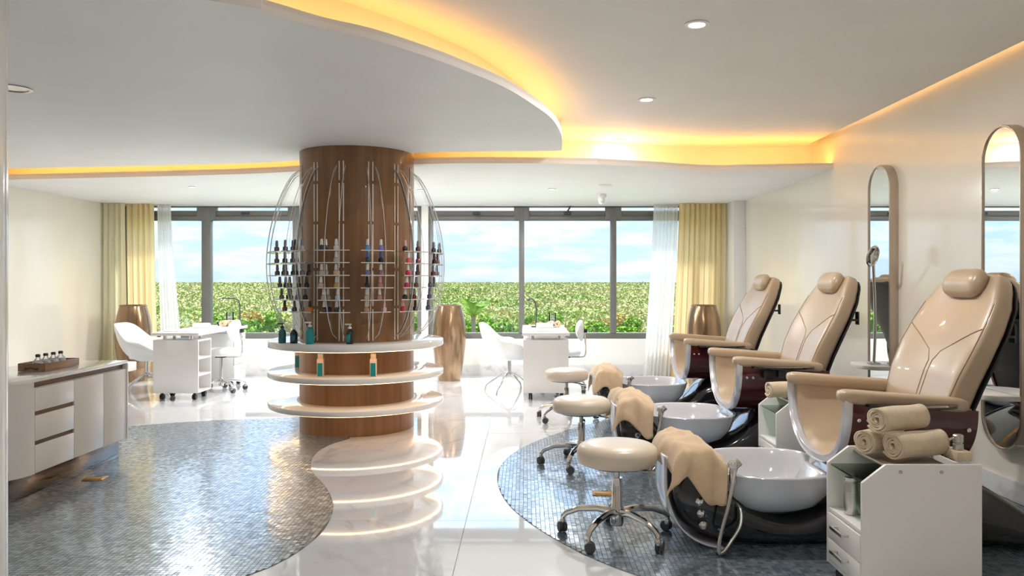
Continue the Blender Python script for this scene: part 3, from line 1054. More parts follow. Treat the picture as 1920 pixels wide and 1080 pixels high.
def bfront(v, s):
    """point on the front face of the backrest"""
    _, u, z, hw, th = bint(v)
    nu, nz = bnorm(v)
    d = th * (1 - abs(s) ** 4.2) ** (1 / 4.2)
    wing = -0.05 * s * s
    return (u + nu * d + wing, s * hw, z + nz * d)


def make_pedicure_chair():
    t_ = thing('pedicure_chair', '', 'pedicure chair')
    # --- pedestal: hour-glass body sweeping from the prow under the bowl to the wide heel
    prof = [(-0.775, 0.17, 0.25, 0.425), (-0.765, 0.215, 0.18, 0.455), (-0.735, 0.245, 0.115, 0.468), (-0.68, 0.262, 0.065, 0.465), (-0.60, 0.27, 0.03, 0.42), (-0.50, 0.27, 0.006, 0.32), (-0.38, 0.265, 0.004, 0.20), (-0.2, 0.25, 0.004, 0.14),
            (-0.02, 0.24, 0.004, 0.18), (0.10, 0.23, 0.004, 0.26), (0.20, 0.23, 0.004, 0.36), (0.34, 0.25, 0.004, 0.40), (0.52, 0.29, 0.004, 0.40), (0.68, 0.33, 0.004, 0.34), (0.85, 0.35, 0.004, 0.24), (1.02, 0.34, 0.004, 0.12), (1.12, 0.30, 0.004, 0.05)]
    pp = catmull(prof, 4)
    rings = []
    for u, w, b0, t0 in pp:
        ring = []
        cz, hz = (b0 + t0) / 2, (t0 - b0) / 2
        for k in range(28):
            a = 2 * PI * k / 28
            c, s = math.cos(a), math.sin(a)
            ww = w * (1.0 if s < 0.2 else 0.93)
            ring.append((u, ww * math.copysign(abs(c) ** 0.55, c), cz + hz * math.copysign(abs(s) ** 0.55, s)))
        rings.append(ring)
    MB().loft(rings).build('pedestal', M['black_gloss'], t_, angle=50)
    # pale lacquer strip round the prow
    path = catmull([(-0.52, 0.262, 0.006), (-0.60, 0.262, 0.022), (-0.68, 0.255, 0.058), (-0.737, 0.235, 0.112), (-0.768, 0.205, 0.178), (-0.780, 0.165, 0.25), (-0.782, 0.155, 0.34), (-0.778, 0.15, 0.42)], 4)
    m = MB()
    m.grid(lambda i, j: (lambda p: (p[0] - 0.010 - 0.012 * (1 - abs(2 * j - 1) ** 2), (j * 2 - 1) * p[1], p[2] - 0.006 * (1 - i)))(path[min(int(i * 28 + 0.5), 28)]), 28, 8)
    m.build('front_strip', M['silver_rim'], t_, solid=0.008, angle=60)
    # --- foot bowl: boat shaped, thick rim
    def bowl_outline(k, n, grow=0.0):
        a = 2 * PI * k / n
        c, s = math.cos(a), math.sin(a)
        ex = 2.0 if c < 0 else 2.9
        x = 0.345 * math.copysign(abs(c) ** (2 / ex), c)
        y = 0.345 * math.copysign(abs(s) ** (2 / ex), s)
        l = math.hypot(x, y)
        return -0.285 + x * (1 + grow / l), y * (1 + grow / l)
    n = 56
    rings = []
    for g, z, sc in ((0, 0.135, 0.30), (0, 0.150, 0.55), (0, 0.195, 0.78), (0, 0.255, 0.91), (0, 0.315, 0.975), (0.0, 0.350, 1.0), (0.004, 0.358, 1.0), (0.0, 0.364, 1.0), (-0.010, 0.364, 1.0), (-0.018, 0.356, 1.0),
                     (-0.03, 0.31, 0.985), (-0.045, 0.25, 0.93), (-0.05, 0.20, 0.82), (-0.05, 0.175, 0.6), (-0.05, 0.168, 0.3)):
        ring = []
        for k in range(n):
            x, y = bowl_outline(k, n, g)
            ring.append((-0.285 + (x + 0.285) * sc, y * sc, z))
        rings.append(ring)
    bw = MB().loft(rings).build('foot_bowl', M['bowl'], t_, angle=60)
    m = MB()
    m.lathe([(0.0, 0.176), (0.03, 0.176), (0.03, 0.182), (0, 0.182)], 16, (-0.285, 0, 0), cap=False)
    m.build('drain', M['chrome'], bw)
    # foot rest wedge inside the bowl
    MB().prism_y([(-0.09, 0.20), (0.02, 0.25), (0.02, 0.335), (-0.01, 0.335)], -0.13, 0.13).build('foot_rest', M['silver_rim'], bw, bevel=0.012)
    # --- knobs on the prow side
    for x, z in ((-0.655, 0.232), (-0.648, 0.175), (-0.638, 0.118)):
        k = MB().lathe([(0.022, -0.02), (0.022, 0.0), (0.020, 0.012), (0.012, 0.020), (0.0, 0.021)], 18, cap=False)
        k.xform(Matrix.Translation((x, -0.262, z)) @ Matrix.Rotation(PI / 2, 4, 'X'))
        k.build('control_knob', M['chrome'], t_)
    # --- faucet and hose on the near bowl rim
    fx, fy = -0.49, -0.300
    fa = MB().tube([(fx - 0.01, fy, 0.33), (fx - 0.012, fy, 0.375), (fx - 0.004, fy, 0.41), (fx + 0.02, fy + 0.005, 0.428)], [0.018, 0.018, 0.022, 0.024], 14)
    fa.lathe([(0.026, 0), (0.026, 0.02), (0.02, 0.028), (0.0, 0.03)], 16, (fx - 0.012, fy, 0.405))
    fa = fa.build('hand_shower', M['chrome'], t_)
    hp = catmull([(fx - 0.005, fy - 0.012, 0.40), (fx - 0.02, fy - 0.03, 0.34), (fx - 0.05, fy - 0.05, 0.22), (fx - 0.085, fy - 0.06, 0.10), (fx - 0.095, fy - 0.062, 0.025), (fx - 0.075, fy - 0.055, 0.018),
                  (fx - 0.03, fy - 0.03, 0.06), (fx + 0.02, fy - 0.01, 0.13), (fx + 0.03, fy + 0.03, 0.20), (fx + 0.0, fy + 0.09, 0.22)], 8)
    MB().tube(hp, 0.0085, 8).build('hose', M['steel'], t_)
    # --- tub: leather inside, mahogany outside, silver rim
    def upt(u, a, W, zb, zt):
        return (u, W * math.copysign(abs(math.sin(a)) ** 0.82, math.sin(a)), zt - (zt - zb) * abs(math.cos(a)) ** 0.9)
    A = [(-PI / 2) + PI * k / 40 for k in range(41)]
    us = [0.03, 0.10, 0.20, 0.32, 0.45, 0.56, 0.62]
    zt = lambda u: 0.735 - 0.045 * u / 0.6
    zb_out = lambda u: 0.385 + 0.0 * u
    MB().loft([[upt(u, a, 0.392, zb_out(u), zt(u)) for a in A] + [upt(u, a, 0.372, zb_out(u) + 0.018, zt(u)) for a in reversed(A)] for u in us], True, True).build('tub_shell', M['mahogany'], t_, angle=50)
    zin = lambda u: 0.418 + 0.055 * min(1, max(0, (u - 0.02) / 0.22)) ** 0.7
    MB().loft([[upt(u, a, 0.371, zin(u) - 0.018, zt(u) + 0.004) for a in A] + [upt(u, a, 0.325 - 0.01 * (u < 0.05), zin(u) + (0.0 if u > 0.05 else -0.012), zt(u) + 0.004) for a in reversed(A)] for u in [0.025, 0.045, 0.08, 0.13, 0.20, 0.32, 0.45, 0.60]], True, True).build('tub_lining', M['leather'], t_, angle=60)
    MB().loft([[upt(u, a, 0.396 + g, 0.380 - g, 0.737) for a in A] + [upt(u, a, 0.366 - g, 0.414 + g, 0.737) for a in reversed(A)] for u, g in ((0.004, -0.004), (-0.006, -0.001), (-0.002, 0.001), (0.032, 0.001))], True, True).build('tub_rim', M['silver_rim'], t_, angle=50)
    # --- arm pads
    for s in (-1, 1):
        ring_u = [(-0.022, 0.35), (-0.012, 0.75), (0.01, 0.95), (0.04, 1), (0.30, 1), (0.52, 1), (0.555, 0.95), (0.575, 0.75), (0.585, 0.35)]
        rings = []
        for u, g in ring_u:
            rings.append([(u, s * 0.352 + y, zt(u) + 0.018 + z) for _, y, z in [(0, 0.052 * g * math.copysign(abs(math.cos(a)) ** 0.6, math.cos(a)), 0.034 * g * math.copysign(abs(math.sin(a)) ** 0.6, math.sin(a))) for a in [2 * PI * k / 20 for k in range(20)]]])
        MB().loft(rings).build('arm_pad', M['leather'], t_, angle=60)
    # --- manicure tray and cup holder on the near side, with buttons
    tr = [(0.09 + 0.0, -0.40)] + [(0.30 + 0.21 * math.cos(a), -0.398 + 0.125 * math.sin(a)) for a in np.linspace(PI, 2 * PI, 21)] + [(0.51, -0.395), (0.09, -0.395)]
    MB().prism(tr, 0.712, 0.724).build('manicure_tray', M['black_gloss'], t_, bevel=0.003)
    MB().box(0.16, -0.455, 0.64, 0.24, -0.39, 0.713).build('cup_holder', M['black_matt'], t_, bevel=0.012, seg=3)
    MB().box(0.26, -0.44, 0.65, 0.31, -0.39, 0.713).build('tray_bracket', M['dark_grey'], t_, bevel=0.006)
    for u in (0.062, 0.105):
        k = MB().lathe([(0.009, -0.01), (0.009, 0.004), (0.0, 0.007)], 12, cap=False).xform(Matrix.Translation((u, -0.390, 0.645)) @ Matrix.Rotation(PI / 2, 4, 'X'))
        k.build('button', M['chrome'], t_)
    k = MB().lathe([(0.010, -0.01), (0.010, 0.004), (0.0, 0.007)], 12, cap=False).xform(Matrix.Translation((0.575, -0.390, 0.60)) @ Matrix.Rotation(PI / 2, 4, 'X'))
    k.build('bolt', M['chrome'], t_)
    # --- backrest
    rings = []
    for k in range(41):
        v = k / 40
        _, u, z, hw, th = bint(v)
        nu, nz = bnorm(v)
        r = superring(u, z, nu, nz, hw, th)
        rings.append([(x - 0.05 * (y / max(hw, 1e-6)) ** 2 * min(1, hw / 0.3), y, zz) for x, y, zz in r])
    br = MB().loft(rings).build('backrest', M['leather'], t_, angle=60)
    rings = []
    for k in range(41):
        v = 0.02 + 0.965 * k / 40
        _, u, z, hw, th = bint(v)
        nu, nz = bnorm(v)
        r = superring(u - nu * (th * 0.96), z - nz * (th * 0.96), nu, nz, hw - 0.004, 0.012)
        rings.append([(x - 0.05 * (y / max(hw, 1e-6)) ** 2 * min(1, hw / 0.3), y, zz) for x, y, zz in r])
    MB().loft(rings).build('back_shell', M['black_matt'], t_, angle=60)
    lift = lambda p: (p[0] - 0.001, p[1], p[2])
    for s in (-1, 1):
        pts = [lift(bfront(0.08 + 0.42 * k / 14, s * 0.05)) for k in range(15)]
        pts += [lift(bfront(0.50 + 0.02 * k, s * (0.06 + 0.035 * k * 0.9))) for k in range(1, 4)]
        s0 = 0.06 + 0.035 * 3 * 0.9
        pts += [lift(bfront(0.56 + 0.15 * k / 10, s * (s0 + (0.93 - s0) * k / 10))) for k in range(1, 11)]
        MB().tube(pts, 0.0032, 6).build('seam', M['seam'], br)
        pts = [lift(bfront(0.12 + 0.72 * k / 24, s * 0.945)) for k in range(25)]
        MB().tube(pts, 0.0022, 6).build('piping', M['seam'], br)
    # --- head pillow
    rings = []
    for k in range(21):
        q = -1 + 2 * k / 20
        g = max((1 - abs(q) ** 5), 0.0) ** 0.5
        g = max(g, 0.12)
        rings.append([(0.785 + 0.055 * g * math.cos(a) - 0.012 * q * q, q * 0.165, 1.285 + (0.072 * g) * math.sin(a) + 0.02 * math.cos(a) * g) for a in [2 * PI * j / 20 for j in range(20)]])
    MB().loft(rings).build('head_pillow', M['leather'], t_, angle=60)
    # --- bag hook behind
    MB().box(0.79, -0.285, 1.02, 0.868, -0.235, 1.035).box(0.856, -0.285, 0.995, 0.868, -0.235, 1.085).build('bag_hook', M['dark_grey'], t_, bevel=0.005)
    return t_


CHAIRS = [(1.495, 4.0), (1.43, 5.6), (1.44, 7.27)]
ch0 = make_pedicure_chair()
ch0.location = (CHAIRS[0][0], CHAIRS[0][1], 0.004)
ch0['label'] = 'cream leather pedicure chair with foot bowl beside the trolley of rolled towels'
ch0['group'] = 'pedicure chairs in a row'
dup(ch0, 'cream leather pedicure chair with foot bowl, middle one of the row', (CHAIRS[1][0], CHAIRS[1][1], 0.004))
dup(ch0, 'cream leather pedicure chair with foot bowl at the window end of the row', (CHAIRS[2][0], CHAIRS[2][1], 0.004))


# ---- towels draped over the prows
def draped(cx, cy, seed, label):
    rnd = random.Random(seed)
    ph = [rnd.uniform(0, 6.28) for _ in range(6)]

    def fn(i, j):
        # i: along the drape, far side down -> over the ridge -> near side down ; j: across (along x)
        s = -1 + 2 * i
        x = -0.13 + 0.26 * j
        ridge = 0.494 + 0.012 * math.cos(PI * (j - 0.4)) - 0.22 * max(0, j - 0.6) ** 1.5 - 0.02 * (1 - j) ** 3
        half = 0.268 + 0.02 * math.sin(5 * j + ph[0])
        a = abs(s)
        flat = 0.62
        lobe = (0.70 + 0.30 * math.cos(2 * PI * (j * 1.15 + 0.12))) * (0.45 + 0.55 * min(1, j / 0.22)) if s < 0 else 0.8 + 0.2 * math.sin(6 * j + ph[1])
        if a < flat:
            q = a / flat
            y = half * q
            z = ridge - 0.03 * q ** 3
        else:
            q = (a - flat) / (1 - flat)
            y = half + 0.022 * math.sin(q * 1.5) + 0.024 * abs(math.sin(8.5 * j + ph[2])) * q ** 0.7
            z = ridge - 0.03 - (0.06 + 0.17 * lobe) * q
        z += 0.011 * (1 - 2 * abs(math.sin(6.5 * j + 2.2 * s + ph[3])) ** 0.6) + 0.004 * math.sin(22 * s + 7 * j + ph[4]) + 0.007
        x += 0.02 * math.sin(4 * s + ph[5]) * (1 if s < 0 else 0.5) + 0.05 * max(0, a - flat) * (j - 0.5)
        xf = x
        if j < 0.22:                      # front edge turns down over the nose
            k = (0.22 - j) / 0.22
            z -= 0.12 * k * k * (1 - 0.5 * a)
            xf -= 0.02 * k * (1 - k)
        return (xf, math.copysign(y, s) if s else 0.0, z)
    t_ = tag(MB().grid(fn, 56, 36).build('draped_towel', M['towel'], solid=0.007, angle=80), label, 'towel', 'towels draped over the foot bath fronts')
    t_.location = (cx, cy, 0.004)
    return t_


WHO = ['foot bath next to the towel trolley', 'foot bath of the middle pedicure chair', 'foot bath of the chair at the window']
for k, (x, y) in enumerate(CHAIRS):
    draped(x - 0.675, y, 11 + k, 'cream towel draped over the front of the ' + WHO[k])


# ---- rolling stools
def caster(m, x, y, r=0.026, z=0.0):
    for s in (-1, 1):
        k = MB().lathe([(0.0, -0.009), (r * 0.9, -0.009), (r, -0.006), (r, 0.006), (r * 0.9, 0.009), (0, 0.009)], 16, cap=False)
        k.xform(Matrix.Translation((x + s * 0.011, y, z + r)) @ Matrix.Rotation(PI / 2, 4, 'Y'))
        m.add(k.v, k.f)
    return m


def five_star(t_, R, z_hub, rot, hub_r=0.03, zr=0.07, wheel='dark_grey'):
    for k in range(5):
        a = rot + 2 * PI * k / 5
        c, s = math.cos(a), math.sin(a)
        arm = MB().tube([(c * 0.01, s * 0.01, z_hub), (c * R * 0.35, s * R * 0.35, z_hub + 0.012), (c * R * 0.7, s * R * 0.7, z_hub + 0.0), (c * R * 0.93, s * R * 0.93, zr + 0.028), (c * R, s * R, zr + 0.006), (c * R, s * R, zr - 0.012)],
                        [0.022, 0.018, 0.016, 0.015, 0.014, 0.012], 10).build('leg', M['chrome'], t_)
        w = MB()
        caster(w, 0, 0, 0.027)
        w.xform(Matrix.Translation((c * R - 0.012 * s, s * R + 0.012 * c, 0)) @ Matrix.Rotation(a + 0.6, 4, 'Z'))
        w.build('caster', M[wheel], arm)
        h = MB().lathe([(0.0, 0.064), (0.014, 0.064), (0.017, 0.05), (0.015, 0.036), (0, 0.036)], 12, (c * R, s * R, 0), cap=False)
        h.build('caster_fork', M['chrome'], arm)


def make_stool():
    t_ = thing('rolling_stool', '', 'stool')
    MB().lathe([(0.0, 0.375), (0.186, 0.375), (0.197, 0.381), (0.203, 0.40), (0.203, 0.435), (0.196, 0.455), (0.175, 0.470), (0.12, 0.479), (0.0, 0.482)], 56, cap=False).build('seat', M['seat_cream'], t_, weld=True, angle=60)
    MB().lathe([(0, 0.362), (0.15, 0.362), (0.17, 0.375), (0, 0.376)], 32, cap=False).build('seat_plate', M['black_matt'], t_, weld=True)
    MB().lathe([(0, 0.06), (0.03, 0.06), (0.034, 0.075), (0.034, 0.15), (0.026, 0.165), (0.026, 0.30), (0.0, 0.30)], 24, cap=False).build('gas_column', M['chrome'], t_, weld=True)
    MB().lathe([(0, 0.29), (0.014, 0.29), (0.014, 0.365), (0, 0.365)], 16, cap=False).build('piston', M['steel'], t_, weld=True)
    five_star(t_, 0.285, 0.125, PI / 2)
    MB().tube([(0.02, 0, 0.352), (0.10, -0.02, 0.345), (0.19, -0.03, 0.33)], [0.005, 0.005, 0.008], 8).build('lever', M['chrome'], t_)
    return t_


st = make_stool()
st.location = (0.465, 3.92, 0.005)
st['label'] = 'round ivory rolling stool facing the foot bath next to the towel trolley'
st['group'] = 'rolling stools in front of the pedicure chairs'
dup(st, 'round ivory rolling stool facing the middle pedicure chair', (0.395, 5.46, 0.005), 0.25)
dup(st, 'round ivory rolling stool facing the pedicure chair at the window end', (0.385, 7.25, 0.002), -0.2)


# ---- white trolleys
def make_cart():
    t_ = thing('salon_trolley', '', 'trolley')
    D, W_, H, th = 0.36, 0.47, 0.575, 0.016
    side = [(0, 0.07), (W_, 0.07), (W_, H), (0.092, H), (0, H - 0.072)]
    for y in (0, D - th):
        MB().prism_y(side, y, y + th).build('side_panel', M['white_lam'], t_, bevel=0.0015)
    MB().box(W_ - th, th, 0.07, W_, D - th, H - 0.03).build('back_panel', M['white_lam'], t_, bevel=0.001)
    MB().box(0.002, th, 0.07, W_ - th, D - th, 0.086).build('base_panel', M['white_lam'], t_, bevel=0.001)
    MB().box(0.004, th, 0.295, W_ - th, D - th, 0.311).build('fixed_shelf', M['white_lam'], t_, bevel=0.001)
    MB().box(0.012, th + 0.001, 0.494, W_ - th, D - th - 0.001, 0.500).build('glass_shelf', M['green_glass'], t_, smooth=False)
    for z0, z1 in ((0.184, 0.291), (0.09, 0.180)):
        d = MB().box(-0.002, th + 0.002, z0, 0.30, D - th - 0.002, z1).build('drawer', M['white_lam'], t_, bevel=0.002)
        zc = (z0 + z1) / 2 + 0.012
        h = MB().box(-0.028, D / 2 - 0.06, zc, -0.002, D / 2 - 0.05, zc + 0.01).box(-0.028, D / 2 + 0.05, zc, -0.002, D / 2 + 0.06, zc + 0.01).box(-0.034, D / 2 - 0.065, zc - 0.002, -0.026, D / 2 + 0.065, zc + 0.012)
        h.build('handle', M['steel'], d, bevel=0.001)
    for x in (0.15, 0.31):
        b_ = MB().tube([(x, -0.004, H - 0.028), (x, D + 0.004, H - 0.028)], 0.007, 10).build('top_rail', M['steel'], t_)
    MB().box(0.11, th, H - 0.022, 0.36, D - th, H - 0.012).build('top_rack', M['steel'], t_, bevel=0.001)
    for x in (0.05, W_ - 0.05):
        for y in (0.05, D - 0.05):
            caster(MB(), x, y, 0.028).lathe([(0.012, 0.05), (0.012, 0.07), (0.0, 0.07)], 10, (x, y, 0), cap=False).build('caster', M['black_matt'], t_)
    return t_


ct = make_cart()
ct.location = (1.32, 3.03, 0.005)
ct['label'] = 'white salon trolley with green glass shelf, three rolled towels on top'
ct2 = dup(ct, 'white salon trolley standing between two pedicure chairs, half hidden', (1.50, 4.62, 0.005))
for o_ in (ct, ct2):
    o_['group'] = 'white salon trolleys'
t = thing('steel_canister', 'brushed steel canister under the green glass shelf of the trolley', 'canister', (1.38, 3.27, 0.317))
MB().lathe([(0, 0), (0.032, 0), (0.033, 0.003), (0.033, 0.13), (0.03, 0.14), (0, 0.141)], 24, cap=False).build('body', M['steel'], t, weld=True)
MB().lathe([(0, 0.141), (0.031, 0.141), (0.031, 0.155), (0.0, 0.158)], 24, cap=False).build('lid', M['chrome'], t, weld=True)


def rolled_towel(loc, L_, R_, rot, m, label, group, tilt=0.0):
    turns = 4.2

    def fn(i, j):
        a = i * turns * 2 * PI
        r = 0.010 + (R_ - 0.014) * i + 0.0015 * math.sin(9 * a * 0.37 + j * 8)
        sag = 0.94
        wob = 0.004 * math.sin(a * 1.7 + 1) * (j - 0.5)
        return (j * L_ - L_ / 2 + wob, r * math.cos(a - 1.9), r * math.sin(a - 1.9) * sag + R_ * sag)
    o_ = tag(MB().grid(fn, 150, 14).build('rolled_towel', m, solid=0.0085, angle=80), label, 'towel', group)
    o_.location = loc
    o_.rotation_euler = (0, tilt, rot)
    return o_


zc = 0.5785
g = 'rolled towels on the near trolley'
rolled_towel((1.505, 3.285, zc), 0.22, 0.056, 0.55, M['towel_white'], 'rolled ivory towel under the top one, on the drawer side of the trolley', g)
rolled_towel((1.600, 3.170, zc), 0.25, 0.060, 0.35, M['towel_white'], 'rolled ivory towel under the top one, on the side panel edge of the trolley', g)
rolled_towel((1.555, 3.225, zc + 0.098), 0.25, 0.058, 0.42, M['towel_white'], 'rolled ivory towel lying on top of two others on the trolley', g)
rolled_towel((1.62, 4.80, zc), 0.24, 0.055, 0.15, M['towel_white'], 'rolled ivory towel on the trolley between two pedicure chairs', 'rolled towels on the far trolley')
t = thing('tissue_box', 'white box on the trolley with a steel capped bottle', 'box', (1.752, 3.15, 0.588))
MB().box(-0.025, -0.06, -0.010, 0.036, 0.05, 0.028).build('box', M['towel_white'], t, bevel=0.004)
t = thing('steel_dispenser', 'small brushed steel dispenser next to the rolled towels', 'dispenser', (1.757, 3.14, 0.617))
MB().lathe([(0, 0), (0.020, 0), (0.020, 0.022), (0.017, 0.024), (0.017, 0.028), (0.020, 0.030), (0.020, 0.056), (0.016, 0.06), (0, 0.061)], 24, cap=False).build('body', M['steel'], t, weld=True)
MB().tube([(-0.012, 0, 0.045), (-0.030, -0.004, 0.044), (-0.040, -0.006, 0.038)], 0.005, 8).build('spout', M['steel'], t)


# ---- mirrors, wall shelves, magnifier lamp
def make_mirror(yc, label):
    t_ = thing('capsule_mirror', label, 'mirror', (XR, yc, 0.31))
    R, H = 0.185, 1.905
    def cap_pts(r, n=18):
        up = [(r * math.cos(a), H - R + r * math.sin(a)) for a in np.linspace(0, PI, n)]
        dn = [(r * math.cos(a), R + r * math.sin(a)) for a in np.linspace(PI, 2 * PI, n)]
        return up + dn
    o1, i1 = cap_pts(R + 0.008), cap_pts(R - 0.006)
    rings = [[(-x, y, z) for y, z in pts] for x, pts in ((0.0, o1), (0.066, o1), (0.07, cap_pts(R + 0.004)), (0.07, cap_pts(R - 0.002)), (0.064, i1), (0.0, i1))]
    MB().loft(rings + [rings[0]], False, False).build('frame', M['mirror_frame'], t_, angle=40)
    gl = MB()
    pts = cap_pts(R - 0.006)
    n_ = len(pts)
    gl.add([(-0.060, y, z) for y, z in pts] + [(-0.050, y, z) for y, z in pts], [tuple(range(n_)), tuple(reversed(range(n_, 2 * n_)))])
    gl.build('glass', M['mirror'], t_, smooth=False)
    return t_


make_mirror(4.58, 'tall capsule mirror on the cream wall behind the towel trolley chair')
make_mirror(6.16, 'tall capsule mirror on the cream wall behind the gooseneck lamp')
for yc, lab in ((4.60, 'white rounded wall shelf in front of the mirror by the towel trolley chair'), (6.12, 'white rounded wall shelf under the gooseneck lamp')):
    pts = [(0.0, 0.22), (0, -0.22)] + [(-0.05 - 0.16 * math.sin(a) ** 0.8, -0.22 * math.cos(a)) for a in np.linspace(0.0, PI, 21)]
    s_ = MB().prism(pts, 0, 0.030).build('wall_shelf', M['white_lam'], bevel=0.004)
    tag(s_, lab, 'shelf')
    s_.location = (XR - 0.071, yc, 0.615)
t = thing('gooseneck_lamp', 'chrome gooseneck magnifier lamp standing on the white wall shelf', 'lamp', (2.74, 6.08, 0.6455))
MB().lathe([(0, 0), (0.05, 0), (0.05, 0.012), (0.015, 0.02), (0, 0.02)], 24, cap=False).build('base', M['steel'], t, weld=True)
stem = catmull([(0, 0, 0.015), (0.005, -0.01, 0.25), (-0.01, -0.04, 0.5), (-0.045, -0.1, 0.68), (-0.075, -0.16, 0.775)], 8)
MB().tube(stem, 0.011, 10).build('stem', M['steel'], t)
hd = MB()
hd.lathe([(0.0, -0.012), (0.042, -0.012), (0.056, -0.006), (0.058, 0.004), (0.050, 0.010), (0.044, 0.006), (0.0, 0.004)], 28, cap=False)
hd.v = [(x * 0.78, y * 1.45, z) for x, y, z in hd.v]
hd.xform(Matrix.Translation((-0.092, -0.185, 0.845)) @ Matrix.Rotation(0.25, 4, 'Y') @ Matrix.Rotation(PI / 2 + 0.15, 4, 'X'))
hd = hd.build('head', M['chrome'], t, weld=True)
gl = MB().lathe([(0.0, 0.0), (0.040, 0.0), (0.040, 0.004), (0.02, 0.010), (0.0, 0.012)], 24, cap=False)
gl.v = [(x * 0.75, y * 1.4, z) for x, y, z in gl.v]
gl.xform(Matrix.Translation((-0.092, -0.187, 0.845)) @ Matrix.Rotation(0.25, 4, 'Y') @ Matrix.Rotation(PI / 2 + 0.15, 4, 'X') @ Matrix.Translation((0, 0, 0.006)))
gl.build('lens', M['clear_glass'], hd)

# ================================================================== left cabinet
cb = thing('sideboard', 'low cream lacquer sideboard with one rounded end and brown finger grooves', 'cabinet', (-2.95, 4.65, 0))
Lc, Dc = 1.09, 0.60
end = [(-Dc / 2 + Dc / 2 * math.cos(a), Dc / 2 * -math.sin(a)) for a in np.linspace(0, PI, 25)]
bodyp = [(-0.018, Lc - 0.02), (-Dc, Lc - 0.02), (-Dc, 0.0), (-0.018, 0.0)]
MB().prism(bodyp, 0.14, 0.655).build('body', M['cab_white'], cb, angle=40)
MB().prism([(0.0, Lc)] + [(-Dc, Lc)] + list(reversed(end)), 0.690, 0.712).build('worktop', M['cab_top'], cb, bevel=0.002, angle=40)
MB().prism([(-0.025, Lc - 0.03), (-Dc + 0.02, Lc - 0.03), (-Dc + 0.02, 0.0), (-0.025, 0.0)], 0.655, 0.690).build('groove_band', M['brown_groove'], cb, smooth=False)
MB().prism([(x * 0.985 - 0.004, y * 0.985) for x, y in reversed(end)], 0.655, 0.690).build('end_band', M['cab_white'], cb, angle=40)
MB().box(-Dc, Lc - 0.02, 0.137, 0.004, Lc, 0.690).build('end_panel', M['cab_top'], cb, bevel=0.002)
ends_ = [(x, y) for x, y in end]
MB().prism([(x, y) for x, y in reversed(end)], 0.14, 0.655).build('rounded_end', M['cab_white'], cb, angle=40)
for z0, z1 in ((0.142, 0.310), (0.336, 0.488), (0.514, 0.652)):
    MB().box(-0.018, 0.004, z0, 0.0, 0.405, z1).build('drawer_front', M['cab_white'], cb, bevel=0.002)
for z0, z1 in ((0.310, 0.336), (0.488, 0.514)):
    MB().box(-0.018, 0.004, z0, -0.009, 0.405, z1).build('finger_groove', M['brown_groove'], cb, smooth=False)
for y0, y1 in ((0.409, 0.760), (0.764, 1.067)):
    MB().box(-0.018, y0, 0.142, 0.0, y1, 0.652).build('door', M['cab_white'], cb, bevel=0.002)
MB().box(-0.55, -0.16, 0.003, -0.05, Lc - 0.03, 0.14).build('plinth', M['plinth'], cb, bevel=0.003)

tr = thing('wooden_tray', 'brown wooden tray holding four glass bottles on the sideboard', 'tray', (-3.205, 5.21, 0.7125))
MB().box(-0.09, -0.19, 0, 0.09, 0.19, 0.008).build('tray_bottom', M['tray_wood'], tr, bevel=0.001)
for x in (-0.09, 0.082):
    MB().box(x, -0.19, 0.008, x + 0.008, 0.19, 0.052).build('tray_side', M['tray_wood'], tr, bevel=0.001)
for y in (-0.19, 0.182):
    MB().box(-0.082, y, 0.008, -0.045, y + 0.008, 0.052).box(0.045, y, 0.008, 0.082, y + 0.008, 0.052).box(-0.045, y, 0.026, 0.045, y + 0.008, 0.052).build('handle_side', M['tray_wood'], tr, smooth=False)
for k in range(4):
    b = thing('glass_bottle', 'clear round glass bottle with silver stopper in the wooden tray', 'bottle', (-3.205, 5.085 + k * 0.083, 0.7208), 0, 'glass bottles in the wooden tray')
    MB().lathe([(0, 0), (0.030, 0), (0.036, 0.008), (0.036, 0.03), (0.026, 0.055), (0.012, 0.072), (0.011, 0.082), (0, 0.082)], 24, cap=False).build('flask', M['clear_glass'], b, weld=True)
    MB().lathe([(0, 0.002), (0.028, 0.002), (0.034, 0.009), (0.034, 0.029), (0.025, 0.050), (0.0, 0.050)], 20, cap=False).build('liquid', M['paper'], b, weld=True)
    MB().lathe([(0, 0.080), (0.014, 0.080), (0.016, 0.090), (0.012, 0.098), (0, 0.099)], 16, cap=False).build('stopper', M['dark_grey'], b, weld=True)


# ---- floor outlet plates
def outlet(x, y, rz, label, op=0.0):
    t_ = thing('floor_outlet', label, 'floor outlet', (x, y, 0.005), rz)
    MB().box(-0.065, -0.05, 0, 0.065, 0.05, 0.004).build('plate', M['brass'], t_, bevel=0.001)
    MB().box(-0.05, -0.04, 0.004, 0.05, 0.012, 0.010).build('lid', M['brass'], t_, bevel=0.002)
    MB().box(-0.012, 0.016, 0.004, 0.028, 0.040, 0.0065).build('socket', M['black_matt'], t_, smooth=False)
    return t_


outlet(-2.82, 5.07, 0.1, 'brass floor outlet plate on the mosaic in front of the sideboard')
outlet(0.475, 4.72, -0.1, 'brass floor outlet plate on the mosaic between two rolling stools')

# ================================================================== window side: urns, curtains, desks
def make_urn():
    t_ = thing('tall_urn', '', 'urn')
    MB().lathe([(0, 0), (0.145, 0), (0.15, 0.01), (0.19, 0.25), (0.215, 0.46), (0.222, 0.58), (0.215, 0.72), (0.195, 0.85), (0.165, 0.965), (0.160, 0.98), (0.150, 0.98), (0.150, 0.95), (0.0, 0.94)], 56, cap=False).build('body', M['urn'], t_, weld=True, angle=50)
    MB().lathe([(0.150, 0.978), (0.166, 0.976), (0.168, 0.983), (0.160, 0.990), (0.150, 0.988), (0.150, 0.978)], 48, cap=False).build('lip', M['urn'], t_)
    return t_


